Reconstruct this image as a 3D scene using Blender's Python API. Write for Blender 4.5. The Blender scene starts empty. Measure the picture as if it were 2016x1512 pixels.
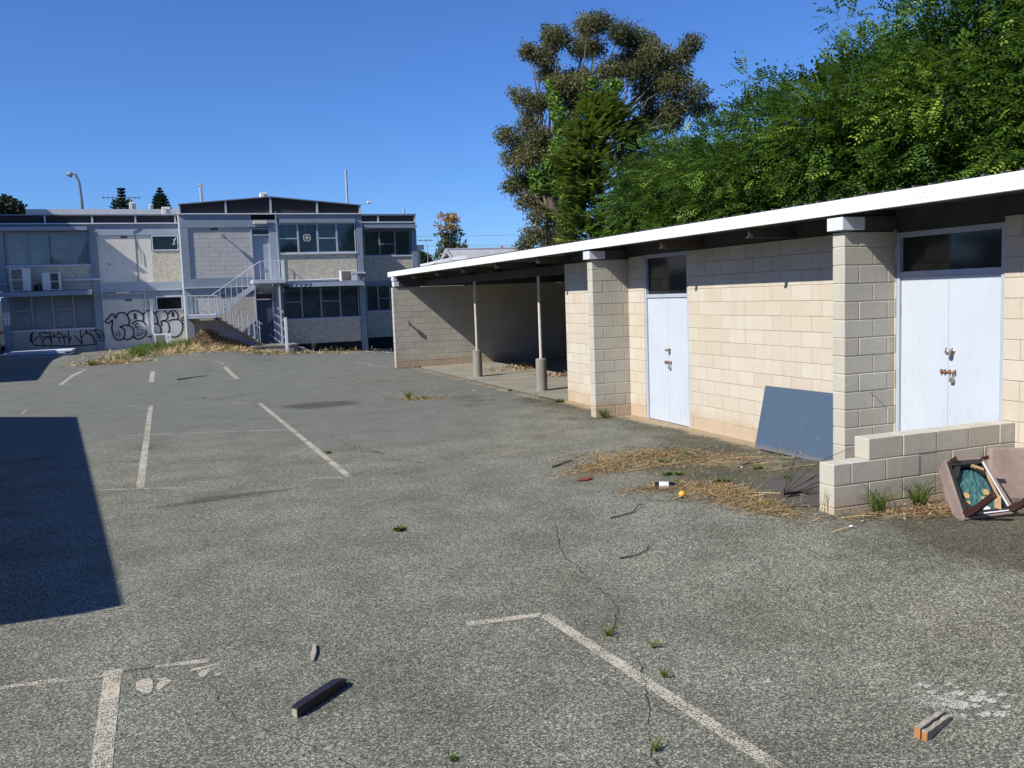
import bpy, math, random
import numpy as np
from mathutils import Vector, Matrix, Euler

# ------------------------------------------------------------------ camera, sky, sun
scn = bpy.context.scene
COL = scn.collection
R_ = math.radians

cam_d = bpy.data.cameras.new('camera')
cam = bpy.data.objects.new('camera', cam_d); COL.objects.link(cam)
cam_d.sensor_width = 36.0
cam_d.lens = 1768.3/2016*36
cam_d.clip_start = 0.05; cam_d.clip_end = 3000
YAW, PITCH, ROLL = R_(20.877), R_(5.614), R_(-2.062)
fw = Vector((math.sin(YAW)*math.cos(PITCH), math.cos(YAW)*math.cos(PITCH), -math.sin(PITCH)))
r0 = Vector((math.cos(YAW), -math.sin(YAW), 0)); u0 = r0.cross(fw)
rr = r0*math.cos(ROLL)+u0*math.sin(ROLL); uu = -r0*math.sin(ROLL)+u0*math.cos(ROLL)
M = Matrix((rr, uu, -fw)).transposed().to_4x4(); M.translation = Vector((-7.653, 0, 2.197))
cam.matrix_world = M
scn.camera = cam

SUN_DIR = Vector((1, .26, -.89)).normalized()       # direction the light travels
SUN_EL = math.asin(-SUN_DIR.z)
SUN_AZ = math.atan2(-SUN_DIR.x, -SUN_DIR.y)          # clockwise from +Y
w = bpy.data.worlds.new('World'); scn.world = w; w.use_nodes = True
nt = w.node_tree; nt.nodes.clear()
sky = nt.nodes.new('ShaderNodeTexSky'); sky.sky_type = 'NISHITA'; sky.sun_disc = False
sky.sun_elevation = SUN_EL; sky.sun_rotation = SUN_AZ; sky.altitude = 0; sky.air_density = 1.0; sky.dust_density = 0.0; sky.ozone_density = 6.0
bg = nt.nodes.new('ShaderNodeBackground'); bg.inputs[1].default_value = 0.058
wo = nt.nodes.new('ShaderNodeOutputWorld')
tint = nt.nodes.new('ShaderNodeMix'); tint.data_type = 'RGBA'; tint.blend_type = 'MULTIPLY'; tint.inputs[0].default_value = 1.0
tint.inputs[7].default_value = (.88, 1.27, 1.92, 1)      # deep, clear summer blue
nt.links.new(sky.outputs[0], tint.inputs[6]); nt.links.new(tint.outputs[2], bg.inputs[0]); nt.links.new(bg.outputs[0], wo.inputs[0])
sl = bpy.data.lights.new('sun', 'SUN'); sl.energy = 5.0; sl.angle = R_(0.5); sl.color = (1.0, .965, .865)
sun = bpy.data.objects.new('sun', sl); COL.objects.link(sun)
sun.rotation_euler = SUN_DIR.to_track_quat('-Z', 'Y').to_euler(); sun.location = (-20, -5, 30)
scn.view_settings.view_transform = 'Standard'; scn.view_settings.look = 'None'
scn.view_settings.exposure = 0.35; scn.view_settings.gamma = 1.0
scn.render.engine = 'CYCLES'

rnd = random.Random(7)
NR = np.random.default_rng(11)

# ------------------------------------------------------------------ materials
def nn(nt, t, **k):
    n = nt.nodes.new(t)
    for a, b in k.items():
        if a.startswith('i_'): n.inputs[a[2:].replace('_', ' ')].default_value = b
        else: setattr(n, a, b)
    return n
def newmat(name):
    m = bpy.data.materials.new(name); m.use_nodes = True
    nt = m.node_tree; nt.nodes.clear()
    out = nn(nt, 'ShaderNodeOutputMaterial'); p = nn(nt, 'ShaderNodeBsdfPrincipled')
    nt.links.new(p.outputs[0], out.inputs[0])
    return m, nt, p, out
def mixc(nt, f, a, b, mode='MIX'):
    n = nt.nodes.new('ShaderNodeMix'); n.data_type = 'RGBA'; n.blend_type = mode
    for s, v in ((n.inputs[0], f), (n.inputs[6], a), (n.inputs[7], b)):
        if hasattr(v, 'links') or hasattr(v, 'is_linked'): nt.links.new(v, s)
        elif isinstance(v, (tuple, list)): s.default_value = (*v[:3], 1)
        else: s.default_value = v
    return n.outputs[2]
def ramp(nt, src, stops):
    n = nt.nodes.new('ShaderNodeValToRGB'); nt.links.new(src, n.inputs[0])
    e = n.color_ramp.elements
    while len(e) < len(stops): e.new(.5)
    for i, (p, c) in enumerate(stops):
        e[i].position = p
        e[i].color = (c, c, c, 1) if not isinstance(c, (tuple, list)) else (*c[:3], 1)
    return n.outputs[0]
def mth(nt, op, a, b=0.0, clamp=False):
    n = nt.nodes.new('ShaderNodeMath'); n.operation = op; n.use_clamp = clamp
    for s, v in ((n.inputs[0], a), (n.inputs[1], b)):
        if isinstance(v, (int, float)): s.default_value = v
        else: nt.links.new(v, s)
    return n.outputs[0]
def noise(nt, co, scale, detail=4, rough=.55, dist=0.0):
    n = nn(nt, 'ShaderNodeTexNoise'); n.inputs['Scale'].default_value = scale; n.inputs['Detail'].default_value = detail
    n.inputs['Roughness'].default_value = rough; n.inputs['Distortion'].default_value = dist
    nt.links.new(co, n.inputs['Vector']); return n.outputs['Fac']
def geo_pos(nt): return nn(nt, 'ShaderNodeNewGeometry').outputs['Position']
def scaled(nt, co, s):
    n = nn(nt, 'ShaderNodeVectorMath', operation='MULTIPLY'); nt.links.new(co, n.inputs[0]); n.inputs[1].default_value = s; return n.outputs[0]
def attr(nt, name): 
    n = nn(nt, 'ShaderNodeAttribute'); n.attribute_name = name; return n
def bump(nt, p, h, strength=.3, dist=.01):
    b = nn(nt, 'ShaderNodeBump'); b.inputs['Strength'].default_value = strength; b.inputs['Distance'].default_value = dist
    nt.links.new(h, b.inputs['Height']); nt.links.new(b.outputs[0], p.inputs['Normal'])

def simple(name, col, rough=.7, var=.12, scale=3.0, col2=None, bumpy=0.0, bscale=60, metal=0.0, spec=.4, streak=None, amt=.5):
    """painted / plain surface with large blotches, fine grain and optional vertical wear streaks"""
    m, nt, p, o = newmat(name); co = geo_pos(nt)
    n1 = noise(nt, co, scale, 6, .6)
    c2 = col2 if col2 else tuple(c*(1-var*2.2) for c in col)
    c = mixc(nt, ramp(nt, n1, [(.35, 0), (.7, 1)]), col, c2)
    n2 = noise(nt, co, 45, 3, .6)
    c = mixc(nt, ramp(nt, n2, [(.3, 0.0), (.75, var*1.5)]), c, tuple(x*.6 for x in col))
    if streak:
        s = noise(nt, scaled(nt, co, (22, 22, 1.6)), 1.0, 5, .65)
        c = mixc(nt, mth(nt, 'MULTIPLY', ramp(nt, s, [(.56, 0), (.70, 1)]), amt), c, streak)
    nt.links.new(c, p.inputs['Base Color'])
    p.inputs['Roughness'].default_value = rough; p.inputs['Metallic'].default_value = metal
    p.inputs['Specular IOR Level'].default_value = spec
    if bumpy: bump(nt, p, noise(nt, co, bscale, 4, .6), bumpy, .006)
    return m

def block_mat(name, base, alt, grime=.25, stain=(.33,.29,.24)):
    m, nt, p, o = newmat(name); co = geo_pos(nt)
    t = attr(nt, 'tone').outputs['Fac']
    c = mixc(nt, t, base, alt)
    c = mixc(nt, mth(nt, 'MULTIPLY', ramp(nt, noise(nt, scaled(nt, co, (9, 9, .7)), 1.0, 5, .7), [(.52, 0), (.72, 1)]), .30), c, tuple(x*.66 for x in base))
    c = mixc(nt, ramp(nt, noise(nt, co, 2.2, 5, .6), [(.4, 0), (.75, grime)]), c, stain)
    c = mixc(nt, ramp(nt, noise(nt, co, 14, 5, .7), [(.45, 0), (.8, .22)]), c, tuple(x*.72 for x in base))
    c = mixc(nt, ramp(nt, noise(nt, co, 170, 2, .6), [(.55, 0), (.8, .35)]), c, tuple(x*.6 for x in base))
    # dirt splash close to the ground
    sx = nn(nt, 'ShaderNodeSeparateXYZ'); nt.links.new(co, sx.inputs[0])
    h = mth(nt, 'ADD', sx.outputs[2], mth(nt, 'MULTIPLY', noise(nt, co, 5, 4, .6), -.35))
    c = mixc(nt, ramp(nt, h, [(.0, .55), (.16, 0)]), c, (.42, .29, .17))
    pv = nn(nt, 'ShaderNodeTexVoronoi'); pv.inputs['Scale'].default_value = 26; nt.links.new(co, pv.inputs['Vector'])
    c = mixc(nt, ramp(nt, pv.outputs['Distance'], [(.05, .55), (.13, 0)]), c, tuple(x*.35 for x in base))
    nt.links.new(c, p.inputs['Base Color']); p.inputs['Roughness'].default_value = .92
    p.inputs['Specular IOR Level'].default_value = .2
    hh = mth(nt, 'ADD', noise(nt, co, 120, 3, .7), mth(nt, 'MULTIPLY', noise(nt, co, 18, 4, .6), 2.0))
    bump(nt, p, hh, .35, .004)
    return m

def leaf_mat(name, dark, light, hi, trans=.35, rough=.55):
    m, nt, p, o = newmat(name)
    t = attr(nt, 'tone').outputs['Fac']
    c = ramp(nt, t, [(0, dark), (.6, light), (1, hi)])
    nt.links.new(c, p.inputs['Base Color']); p.inputs['Roughness'].default_value = rough; p.inputs['Specular IOR Level'].default_value = .18
    tr = nn(nt, 'ShaderNodeBsdfTranslucent'); nt.links.new(mixc(nt, .4, c, (.25, .4, .05), 'MIX'), tr.inputs[0])
    mx = nn(nt, 'ShaderNodeMixShader'); mx.inputs[0].default_value = trans
    nt.links.new(p.outputs[0], mx.inputs[1]); nt.links.new(tr.outputs[0], mx.inputs[2]); nt.links.new(mx.outputs[0], o.inputs[0])
    return m

def glass_mat(name, tint=(.55, .62, .64), rough=.03, refl=1.0):
    m, nt, p, o = newmat(name)
    nt.nodes.remove(p)
    tr = nn(nt, 'ShaderNodeBsdfTransparent'); tr.inputs[0].default_value = (*tint, 1)
    gl = nn(nt, 'ShaderNodeBsdfGlossy'); gl.inputs['Roughness'].default_value = rough; gl.inputs[0].default_value = (.9*refl, .95*refl, refl, 1)
    fr = nn(nt, 'ShaderNodeFresnel'); fr.inputs[0].default_value = 1.5
    f = mth(nt, 'MULTIPLY', fr.outputs[0], .9, True)
    mx = nn(nt, 'ShaderNodeMixShader'); nt.links.new(f, mx.inputs[0]); nt.links.new(tr.outputs[0], mx.inputs[1]); nt.links.new(gl.outputs[0], mx.inputs[2])
    nt.links.new(mx.outputs[0], o.inputs[0]); return m

def asphalt_mat():
    m, nt, p, o = newmat('asphalt'); co = geo_pos(nt)
    v = nn(nt, 'ShaderNodeTexVoronoi', feature='F1'); v.inputs['Scale'].default_value = 115; v.inputs['Randomness'].default_value = 1
    nt.links.new(co, v.inputs['Vector'])
    sc = nn(nt, 'ShaderNodeSeparateColor'); nt.links.new(v.outputs['Color'], sc.inputs[0])
    chips = ramp(nt, sc.outputs[0], [(0, (.030, .031, .028)), (.28, (.085, .086, .074)), (.58, (.20, .198, .165)), (.85, (.41, .40, .33)), (1.0, (.72, .70, .58))])
    v2 = nn(nt, 'ShaderNodeTexVoronoi', feature='F1'); v2.inputs['Scale'].default_value = 260; nt.links.new(co, v2.inputs['Vector'])
    s2 = nn(nt, 'ShaderNodeSeparateColor'); nt.links.new(v2.outputs['Color'], s2.inputs[0])
    fine = ramp(nt, s2.outputs[1], [(0, (.045, .046, .041)), (.6, (.155, .153, .130)), (1, (.46, .45, .37))])
    c = mixc(nt, .32, chips, fine)
    c = mixc(nt, 1.0, c, (.95, .93, .875), 'MULTIPLY')
    # warm / cool mottling
    c = mixc(nt, ramp(nt, noise(nt, co, .35, 5, .6), [(.36, 0), (.66, 1)]), c, mixc(nt, 1.0, c, (.93, .97, 1.0), 'MULTIPLY'))
    c = mixc(nt, ramp(nt, noise(nt, co, 1.3, 6, .65), [(.38, 0.0), (.72, 1)]), c, mixc(nt, 1.0, c, (.60, .59, .56), 'MULTIPLY'))
    at = attr(nt, 'zones'); sp = nn(nt, 'ShaderNodeSeparateColor'); nt.links.new(at.outputs['Color'], sp.inputs[0])
    nz = noise(nt, co, 1.6, 7, .68); nf = noise(nt, co, 9, 5, .7)
    def zone(ch, w=.55):
        s = mth(nt, 'ADD', sp.outputs[ch], mth(nt, 'MULTIPLY', mth(nt, 'SUBTRACT', nz, .5), w))
        s = mth(nt, 'ADD', s, mth(nt, 'MULTIPLY', mth(nt, 'SUBTRACT', nf, .5), w*.8))
        return s
    # smooth, finer surface away in the yard (older seal) = blue channel
    smooth = ramp(nt, s2.outputs[0], [(0, (.055, .060, .056)), (1, (.200, .210, .195))])
    c = mixc(nt, ramp(nt, zone(2, .4), [(.42, 0), (.62, .55)]), c, smooth)
    # dark moist grime and the painted cable shadow (red channel)
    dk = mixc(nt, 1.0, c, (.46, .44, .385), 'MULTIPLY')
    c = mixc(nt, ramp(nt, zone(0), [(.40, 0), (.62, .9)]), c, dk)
    # sand and soil (green channel)
    sand = ramp(nt, nf, [(.3, (.30, .22, .14)), (.7, (.42, .33, .22))])
    c = mixc(nt, ramp(nt, zone(1, .7), [(.44, 0), (.66, .92)]), c, sand)
    # cracks
    vc = nn(nt, 'ShaderNodeTexVoronoi', feature='DISTANCE_TO_EDGE'); vc.inputs['Scale'].default_value = .16
    wv = nn(nt, 'ShaderNodeVectorMath', operation='ADD'); nt.links.new(co, wv.inputs[0])
    nw = nn(nt, 'ShaderNodeTexNoise'); nw.inputs['Scale'].default_value = 1.1; nw.inputs['Detail'].default_value = 6; nt.links.new(co, nw.inputs['Vector'])
    sw = scaled(nt, nw.outputs['Color'], (1.7, 1.7, 0)); nt.links.new(sw, wv.inputs[1]); nt.links.new(wv.outputs[0], vc.inputs['Vector'])
    crack = mth(nt, 'MULTIPLY', ramp(nt, vc.outputs['Distance'], [(.0, 1), (.0028, 0)]), ramp(nt, noise(nt, co, .5, 3, .5), [(.50, 0), (.60, .75)]))
    c = mixc(nt, crack, c, (.03, .027, .024))
    nt.links.new(c, p.inputs['Base Color']); p.inputs['Roughness'].default_value = .88; p.inputs['Specular IOR Level'].default_value = .3
    h = mth(nt, 'ADD', v.outputs['Distance'], mth(nt, 'MULTIPLY', v2.outputs['Distance'], .7))
    bump(nt, p, h, .55, .006)
    return m

def paint_line_mat(name, col, worn):
    m, nt, p, o = newmat(name); co = geo_pos(nt)
    n = noise(nt, co, 105, 2, .7); n2 = noise(nt, co, 3, 5, .65)
    s = mth(nt, 'ADD', mth(nt, 'MULTIPLY', n, .75), mth(nt, 'MULTIPLY', n2, .40))
    a = ramp(nt, s, [(worn, 0), (worn+.07, 1)])
    nt.links.new(mixc(nt, ramp(nt, noise(nt, co, 160, 2, .6), [(.4, 0), (.7, .5)]), col, tuple(c*.55 for c in col)), p.inputs['Base Color'])
    p.inputs['Roughness'].default_value = .8
    tr = nn(nt, 'ShaderNodeBsdfTransparent'); mx = nn(nt, 'ShaderNodeMixShader')
    nt.links.new(a, mx.inputs[0]); nt.links.new(tr.outputs[0], mx.inputs[1]); nt.links.new(p.outputs[0], mx.inputs[2]); nt.links.new(mx.outputs[0], o.inputs[0])
    return m

def board_mat():
    m, nt, p, o = newmat('slate_blue_board'); co = geo_pos(nt); base = (.055, .084, .130)
    c = mixc(nt, ramp(nt, noise(nt, co, 2.5, 5, .6), [(.3, 0), (.75, .8)]), base, (.062, .092, .138))
    n = noise(nt, scaled(nt, co, (1, 2.6, 1.4)), 2.2, 3, .6, 1.5)
    band = mth(nt, 'ABSOLUTE', mth(nt, 'SUBTRACT', n, .5))
    msk = ramp(nt, noise(nt, co, 5, 3, .6), [(.60, 0), (.66, 1)])
    c = mixc(nt, mth(nt, 'MULTIPLY', ramp(nt, band, [(.002, .6), (.008, 0)]), msk), c, (.30, .36, .43))
    c = mixc(nt, ramp(nt, noise(nt, co, 38, 2, .6), [(.76, 0), (.80, .5)]), c, (.28, .33, .39))
    sx = nn(nt, 'ShaderNodeSeparateXYZ'); nt.links.new(co, sx.inputs[0])
    c = mixc(nt, ramp(nt, mth(nt, 'ADD', sx.outputs[2], mth(nt, 'MULTIPLY', noise(nt, co, 9, 3, .6), -.12)), [(.0, .5), (.05, 0)]), c, (.18, .16, .13))
    nt.links.new(c, p.inputs['Base Color']); p.inputs['Roughness'].default_value = .5; return m
def door_mat():
    m, nt, p, o = newmat('weathered_door_paint'); co = geo_pos(nt); base = (.50, .545, .615)
    sx = nn(nt, 'ShaderNodeSeparateXYZ'); nt.links.new(co, sx.inputs[0])
    low = ramp(nt, sx.outputs[2], [(.15, 1), (.95, .25)])
    c = mixc(nt, ramp(nt, noise(nt, co, 1.6, 5, .6), [(.35, 0), (.7, .6)]), base, (.44, .48, .545))
    s = noise(nt, scaled(nt, co, (30, 30, 2.2)), 1.0, 6, .7)
    c = mixc(nt, mth(nt, 'MULTIPLY', ramp(nt, s, [(.52, 0), (.70, .55)]), low), c, (.29, .31, .335))
    s2 = noise(nt, scaled(nt, co, (60, 60, 9)), 1.0, 3, .7)
    c = mixc(nt, mth(nt, 'MULTIPLY', ramp(nt, s2, [(.66, 0), (.70, 1)]), low), c, (.12, .11, .095))
    nt.links.new(c, p.inputs['Base Color']); p.inputs['Roughness'].default_value = .62; bump(nt, p, s, .25, .003); return m
MT = {
 'asphalt': asphalt_mat(),
 'line': paint_line_mat('line_paint', (.52, .47, .37), .515),
 'line_faint': paint_line_mat('worn_line_paint', (.46, .43, .36), .555),
 'powder': paint_line_mat('spilled_plaster', (.52, .52, .47), .535),
 'block_front': block_mat('painted_block', (.52, .455, .37), (.565, .515, .44), .15, (.42, .33, .23)),
 'block_raw': block_mat('raw_block', (.45, .42, .355), (.50, .475, .415), .32, (.33,.30,.26)),
 'block_grey': block_mat('grey_block', (.47, .45, .43), (.50, .485, .465), .12, (.35, .34, .33)),
 'white_metal': simple('white_gutter_steel', (.80, .80, .78), .35, .03, 1.2),
 'cap_metal': simple('beam_end_flashing', (.62, .66, .74), .4, .05),
 'roof_under': simple('roof_sheet', (.11, .11, .11), .6, .15),
 'steel_dark': simple('dark_steel', (.06, .06, .06), .6, .2, col2=(.09, .055, .04)),
 'steel_white': simple('painted_pole', (.60, .585, .55), .5, .05, 9, col2=(.52, .46, .38), streak=(.34, .18, .09), amt=.5),
 'timber_dark': simple('dark_shaded_beam', (.07, .072, .075), .8, .2),
 'concrete': simple('concrete', (.27, .255, .225), .9, .12, 2.2, bumpy=.3, streak=(.22, .20, .17), amt=.3),
 'slab': simple('carport_slab', (.29, .265, .215), .92, .22, 1.1, col2=(.19, .172, .145), bumpy=.2, bscale=30),
 'door_blue': door_mat(),
 'frame_blue': simple('frame_paint', (.42, .46, .54), .5, .06),
 'glass_black': simple('dark_transom_glass', (.012, .014, .015), .08, .05, spec=.5),
 'black': simple('unlit_void', (.02, .021, .024), .9, .1),
 'panel_blue': board_mat(),
 'metal': simple('zinc_hardware', (.55, .52, .46), .35, .1, 30, metal=.8),
 'rust': simple('rusty_bolt', (.28, .14, .09), .7, .2, 60),
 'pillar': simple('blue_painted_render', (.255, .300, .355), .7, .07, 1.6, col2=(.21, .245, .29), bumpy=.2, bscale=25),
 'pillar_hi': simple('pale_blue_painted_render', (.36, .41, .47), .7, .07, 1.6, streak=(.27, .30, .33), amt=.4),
 'render': simple('stippled_render', (.68, .61, .48), .95, .20, 5.5, col2=(.42, .37, .29), bumpy=1.0, bscale=22, streak=(.30, .27, .22), amt=.25),
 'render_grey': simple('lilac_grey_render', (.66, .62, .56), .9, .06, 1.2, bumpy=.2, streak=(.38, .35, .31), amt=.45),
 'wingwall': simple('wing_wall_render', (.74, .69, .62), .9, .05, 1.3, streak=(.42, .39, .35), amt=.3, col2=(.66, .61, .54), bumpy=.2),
 'parapet': simple('charcoal_mesh', (.040, .038, .042), .85, .2, 30),
 'mull': simple('grey_mullion', (.45, .46, .48), .5, .05),
 'ledge': simple('pale_ledge', (.66, .68, .72), .5, .06),
 'alu': simple('aluminium_frame', (.27, .30, .32), .4, .06, spec=.5),
 'blind': simple('window_blind', (.74, .75, .76), .8, .12, 1.2, streak=(.40, .42, .44), amt=.8),
 'glass': glass_mat('window_glass', (.84, .85, .86)),
 'hood': simple('hood_sheet', (.27, .31, .38), .6, .08, 2),
 'ac_white': simple('ac_casing', (.66, .66, .64), .5, .05),
 'ac_dark': simple('ac_grille', (.10, .095, .09), .8, .15, 40),
 'ac_brown': simple('ac_grille_dusty', (.22, .20, .17), .8, .15, 40),
 'fixture': simple('yellowed_fitting', (.62, .58, .46), .5, .05),
 'vent': simple('terracotta_vent', (.17, .12, .10), .9, .2, 40),
 'spray': simple('black_spray_paint', (.018, .018, .020), .7, .1),
 'spray_fill': simple('grey_spray_fill', (.50, .49, .50), .8, .06, 3, streak=(.56, .53, .49), amt=.6),
 'stair': simple('stair_steel', (.56, .59, .63), .5, .1, 4),
 'post_white': simple('white_post_paint', (.80, .80, .82), .5, .05),
 'pale_white': simple('whitewashed_board', (.62, .66, .76), .7, .08, 2, streak=(.3, .33, .4), amt=.5),
 'bark': simple('bark', (.12, .095, .075), .95, .2, 6, bumpy=.6),
 'bark_pale': simple('pale_bark', (.19, .15, .12), .95, .2, 4, bumpy=.6),
 'robinia': leaf_mat('robinia_leaf', (.015, .040, .009), (.066, .138, .020), (.27, .37, .05), .30, .42),
 'gum': leaf_mat('gum_leaf', (.030, .036, .016), (.135, .125, .052), (.32, .27, .13), .25, .5),
 'ivy': leaf_mat('ivy_leaf', (.03, .08, .012), (.11, .21, .03), (.28, .40, .07), .35, .4),
 'conifer': leaf_mat('conifer_spray', (.009, .026, .008), (.060, .098, .018), (.22, .27, .05), .18),
 'pine': leaf_mat('pine_needle', (.012, .020, .012), (.03, .045, .026), (.06, .075, .04), .1),
 'autumn': leaf_mat('autumn_leaf', (.05, .055, .015), (.14, .09, .025), (.50, .20, .04), .3),
 'grass': leaf_mat('grass_blade', (.035, .07, .012), (.10, .16, .03), (.22, .26, .06), .3),
 'straw': leaf_mat('dry_straw', (.14, .08, .038), (.36, .25, .12), (.58, .46, .26), .15, .7),
 'litter': leaf_mat('leaf_litter', (.12, .065, .035), (.28, .18, .10), (.46, .35, .23), .1, .8),
 'twig': simple('dry_twig', (.07, .055, .045), .9, .2),
 'mauve': simple('mauve_upholstery', (.27, .205, .185), .95, .12, 5, col2=(.18, .135, .12), bumpy=.3),
 'maroon': simple('maroon_lacquer', (.045, .018, .018), .35, .1),
 'webbing': simple('black_frame_tape', (.02, .02, .022), .6, .1),
 'teal': simple('teal_cloth', (.06, .17, .16), .9, .25, 14, col2=(.015, .045, .075), bumpy=.5),
 'ochre': simple('ochre_patch', (.50, .32, .12), .9, .1, 20),
 'timber': simple('raw_timber', (.50, .33, .18), .8, .15, 12),
 'timber_orange': simple('sawn_orange_end', (.42, .19, .075), .8, .1, 12),
 'timber_grey': simple('weathered_timber', (.40, .36, .30), .85, .15, 12, streak=(.2, .17, .13), amt=.6),
 'black_timber': simple('black_stained_timber', (.022, .017, .022), .5, .1),
 'bottle': simple('dark_bottle_glass', (.008, .010, .008), .08, .05, spec=.7),
 'label': simple('paper_label', (.72, .72, .74), .7, .05),
 'orange': simple('orange_peel', (.80, .38, .03), .45, .06, 20, bumpy=.3),
 'red_leaf': simple('red_brown_bark_flake', (.22, .05, .025), .7, .1),
 'mat': simple('dark_brown_mat', (.085, .078, .070), .9, .12, 2.5),
 'corr': simple('grey_corrugated_steel', (.46, .45, .45), .5, .08, 2),
 'roof_white': simple('pale_roof', (.66, .65, .64), .5, .05),
 'brick': simple('red_brick_gable', (.22, .10, .09), .9, .1),
 'galv': simple('galvanised_pipe', (.55, .57, .60), .35, .08, metal=.5),
 'blue_grey': simple('grey_lamp_pole', (.20, .24, .30), .5, .1),
 'sign_white': simple('sign_face', (.80, .82, .84), .5, .05),
 'sign_ink': simple('sign_ink', (.03, .04, .07), .6, .05),
 'van': simple('white_van_paint', (.80, .80, .80), .3, .02),
 'red': simple('red_stripe', (.55, .03, .03), .4, .05),
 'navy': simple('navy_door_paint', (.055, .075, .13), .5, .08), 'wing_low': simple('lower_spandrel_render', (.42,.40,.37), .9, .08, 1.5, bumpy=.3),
 'tyre': simple('tyre_rubber', (.02, .02, .02), .8, .05),
}

# ------------------------------------------------------------------ mesh helpers
class MB:
    def __init__(s): s.v = []; s.f = []; s.t = []
    def add(s, verts, faces, tone=0.5):
        n = len(s.v); s.v += [tuple(map(float, q)) for q in verts]; s.f += [tuple(i+n for i in f) for f in faces]; s.t += [tone]*len(faces); return s
    def box(s, x0, x1, y0, y1, z0, z1, b=0.0, tone=.5):
        if x0 > x1: x0, x1 = x1, x0
        if y0 > y1: y0, y1 = y1, y0
        if z0 > z1: z0, z1 = z1, z0
        if b <= 0:
            V = [(x, y, z) for z in (z0, z1) for y in (y0, y1) for x in (x0, x1)]
            return s.add(V, [(0, 2, 3, 1), (4, 5, 7, 6), (0, 1, 5, 4), (2, 6, 7, 3), (0, 4, 6, 2), (1, 3, 7, 5)], tone)
        lo = (x0, y0, z0); hi = (x1, y1, z1); V = []; idx = {}
        for c in range(8):
            s3 = [(c >> k) & 1 for k in range(3)]
            for a in range(3):
                q = [(hi[k] if s3[k] else lo[k]) for k in range(3)]
                for k in range(3):
                    if k != a: q[k] += -b if s3[k] else b
                idx[(c, a)] = len(V); V.append(q)
        F = []
        for a in range(3):
            o = [k for k in range(3) if k != a]
            for sd in (0, 1):
                cs = [sd << a | (i << o[0]) | (j << o[1]) for i, j in ((0, 0), (1, 0), (1, 1), (0, 1))]
                F.append(tuple(idx[(c, a)] for c in cs))
        for a in range(3):
            o = [k for k in range(3) if k != a]
            for i in (0, 1):
                for j in (0, 1):
                    c0 = (i << o[0]) | (j << o[1]); c1 = c0 | (1 << a)
                    F.append((idx[(c0, o[0])], idx[(c1, o[0])], idx[(c1, o[1])], idx[(c0, o[1])]))
        for c in range(8): F.append((idx[(c, 0)], idx[(c, 1)], idx[(c, 2)]))
        return s.add(V, F, tone)
    def tube(s, pts, r, n=8, tone=.5, cap=True):
        pts = [Vector(p) for p in pts]; rs = r if isinstance(r, (list, tuple)) else [r]*len(pts)
        rings = []; ref = None
        for i, p in enumerate(pts):
            d = (pts[min(i+1, len(pts)-1)] - pts[max(i-1, 0)]).normalized()
            if ref is None: ref = Vector((0, 0, 1)) if abs(d.z) < .9 else Vector((1, 0, 0))
            a = d.cross(ref).normalized(); b = a.cross(d).normalized(); ref = b
            rings.append([p + (a*math.cos(2*math.pi*k/n) + b*math.sin(2*math.pi*k/n))*rs[i] for k in range(n)])
        V = [q for rg in rings for q in rg]; F = []
        for i in range(len(rings)-1):
            for k in range(n):
                F.append((i*n+k, i*n+(k+1) % n, (i+1)*n+(k+1) % n, (i+1)*n+k))
        if cap: F.append(tuple(range(n))[::-1]); F.append(tuple((len(rings)-1)*n+k for k in range(n)))
        return s.add(V, F, tone)
    def bar(s, p0, p1, wd, ht, up=(0, 0, 1), tone=.5):
        p0 = Vector(p0); p1 = Vector(p1); d = (p1-p0).normalized(); u = Vector(up); a = d.cross(u).normalized(); b = a.cross(d).normalized()
        V = [p + a*i*wd/2 + b*j*ht/2 for p in (p0, p1) for i, j in ((-1, -1), (1, -1), (1, 1), (-1, 1))]
        return s.add(V, [(0, 1, 2, 3), (7, 6, 5, 4), (0, 4, 5, 1), (1, 5, 6, 2), (2, 6, 7, 3), (3, 7, 4, 0)], tone)
    def prism(s, poly, off, tone=.5):
        """poly: list of 3D points (planar), off: extrusion vector"""
        n = len(poly); o = Vector(off); V = [Vector(p) for p in poly] + [Vector(p)+o for p in poly]
        F = [tuple(range(n)), tuple(range(2*n-1, n-1, -1))] + [(i, i+n, (i+1) % n + n, (i+1) % n) for i in range(n)]
        return s.add(V, F, tone)
    def ribbon(s, pts, wd, nrm, th):
        """flat stroke of width wd lying on a surface with normal nrm"""
        nrm = Vector(nrm); pts = [Vector(p) for p in pts]; L = []; Rr = []
        for i, p in enumerate(pts):
            d = (pts[min(i+1, len(pts)-1)] - pts[max(i-1, 0)])
            if d.length < 1e-6: d = Vector((1, 0, 0))
            a = d.normalized().cross(nrm).normalized()*wd/2
            L.append(p+a); Rr.append(p-a)
        n = len(pts); V = L + Rr; V2 = [q+nrm*th for q in V]
        F = []
        for i in range(n-1):
            F.append((2*n+i, 2*n+i+1, 3*n+i+1, 3*n+i)); F.append((i, n+i, n+i+1, i+1))
            F.append((i, i+1, 2*n+i+1, 2*n+i)); F.append((n+i, 3*n+i, 3*n+i+1, n+i+1))
        return s.add(V+V2, F)
    def mesh(s, name, mats, smooth=False, fix=True):
        me = bpy.data.meshes.new(name); me.from_pydata(s.v, [], s.f)
        for m in (mats if isinstance(mats, (list, tuple)) else [mats]): me.materials.append(MT[m] if isinstance(m, str) else m)
        a = me.attributes.new('tone', 'FLOAT', 'FACE'); a.data.foreach_set('value', np.array(s.t, dtype=np.float32))
        if smooth: me.polygons.foreach_set('use_smooth', [True]*len(me.polygons))
        me.update()
        if fix:
            import bmesh
            bm = bmesh.new(); bm.from_mesh(me); bmesh.ops.recalc_face_normals(bm, faces=bm.faces); bm.to_mesh(me); bm.free()
        return me
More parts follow.
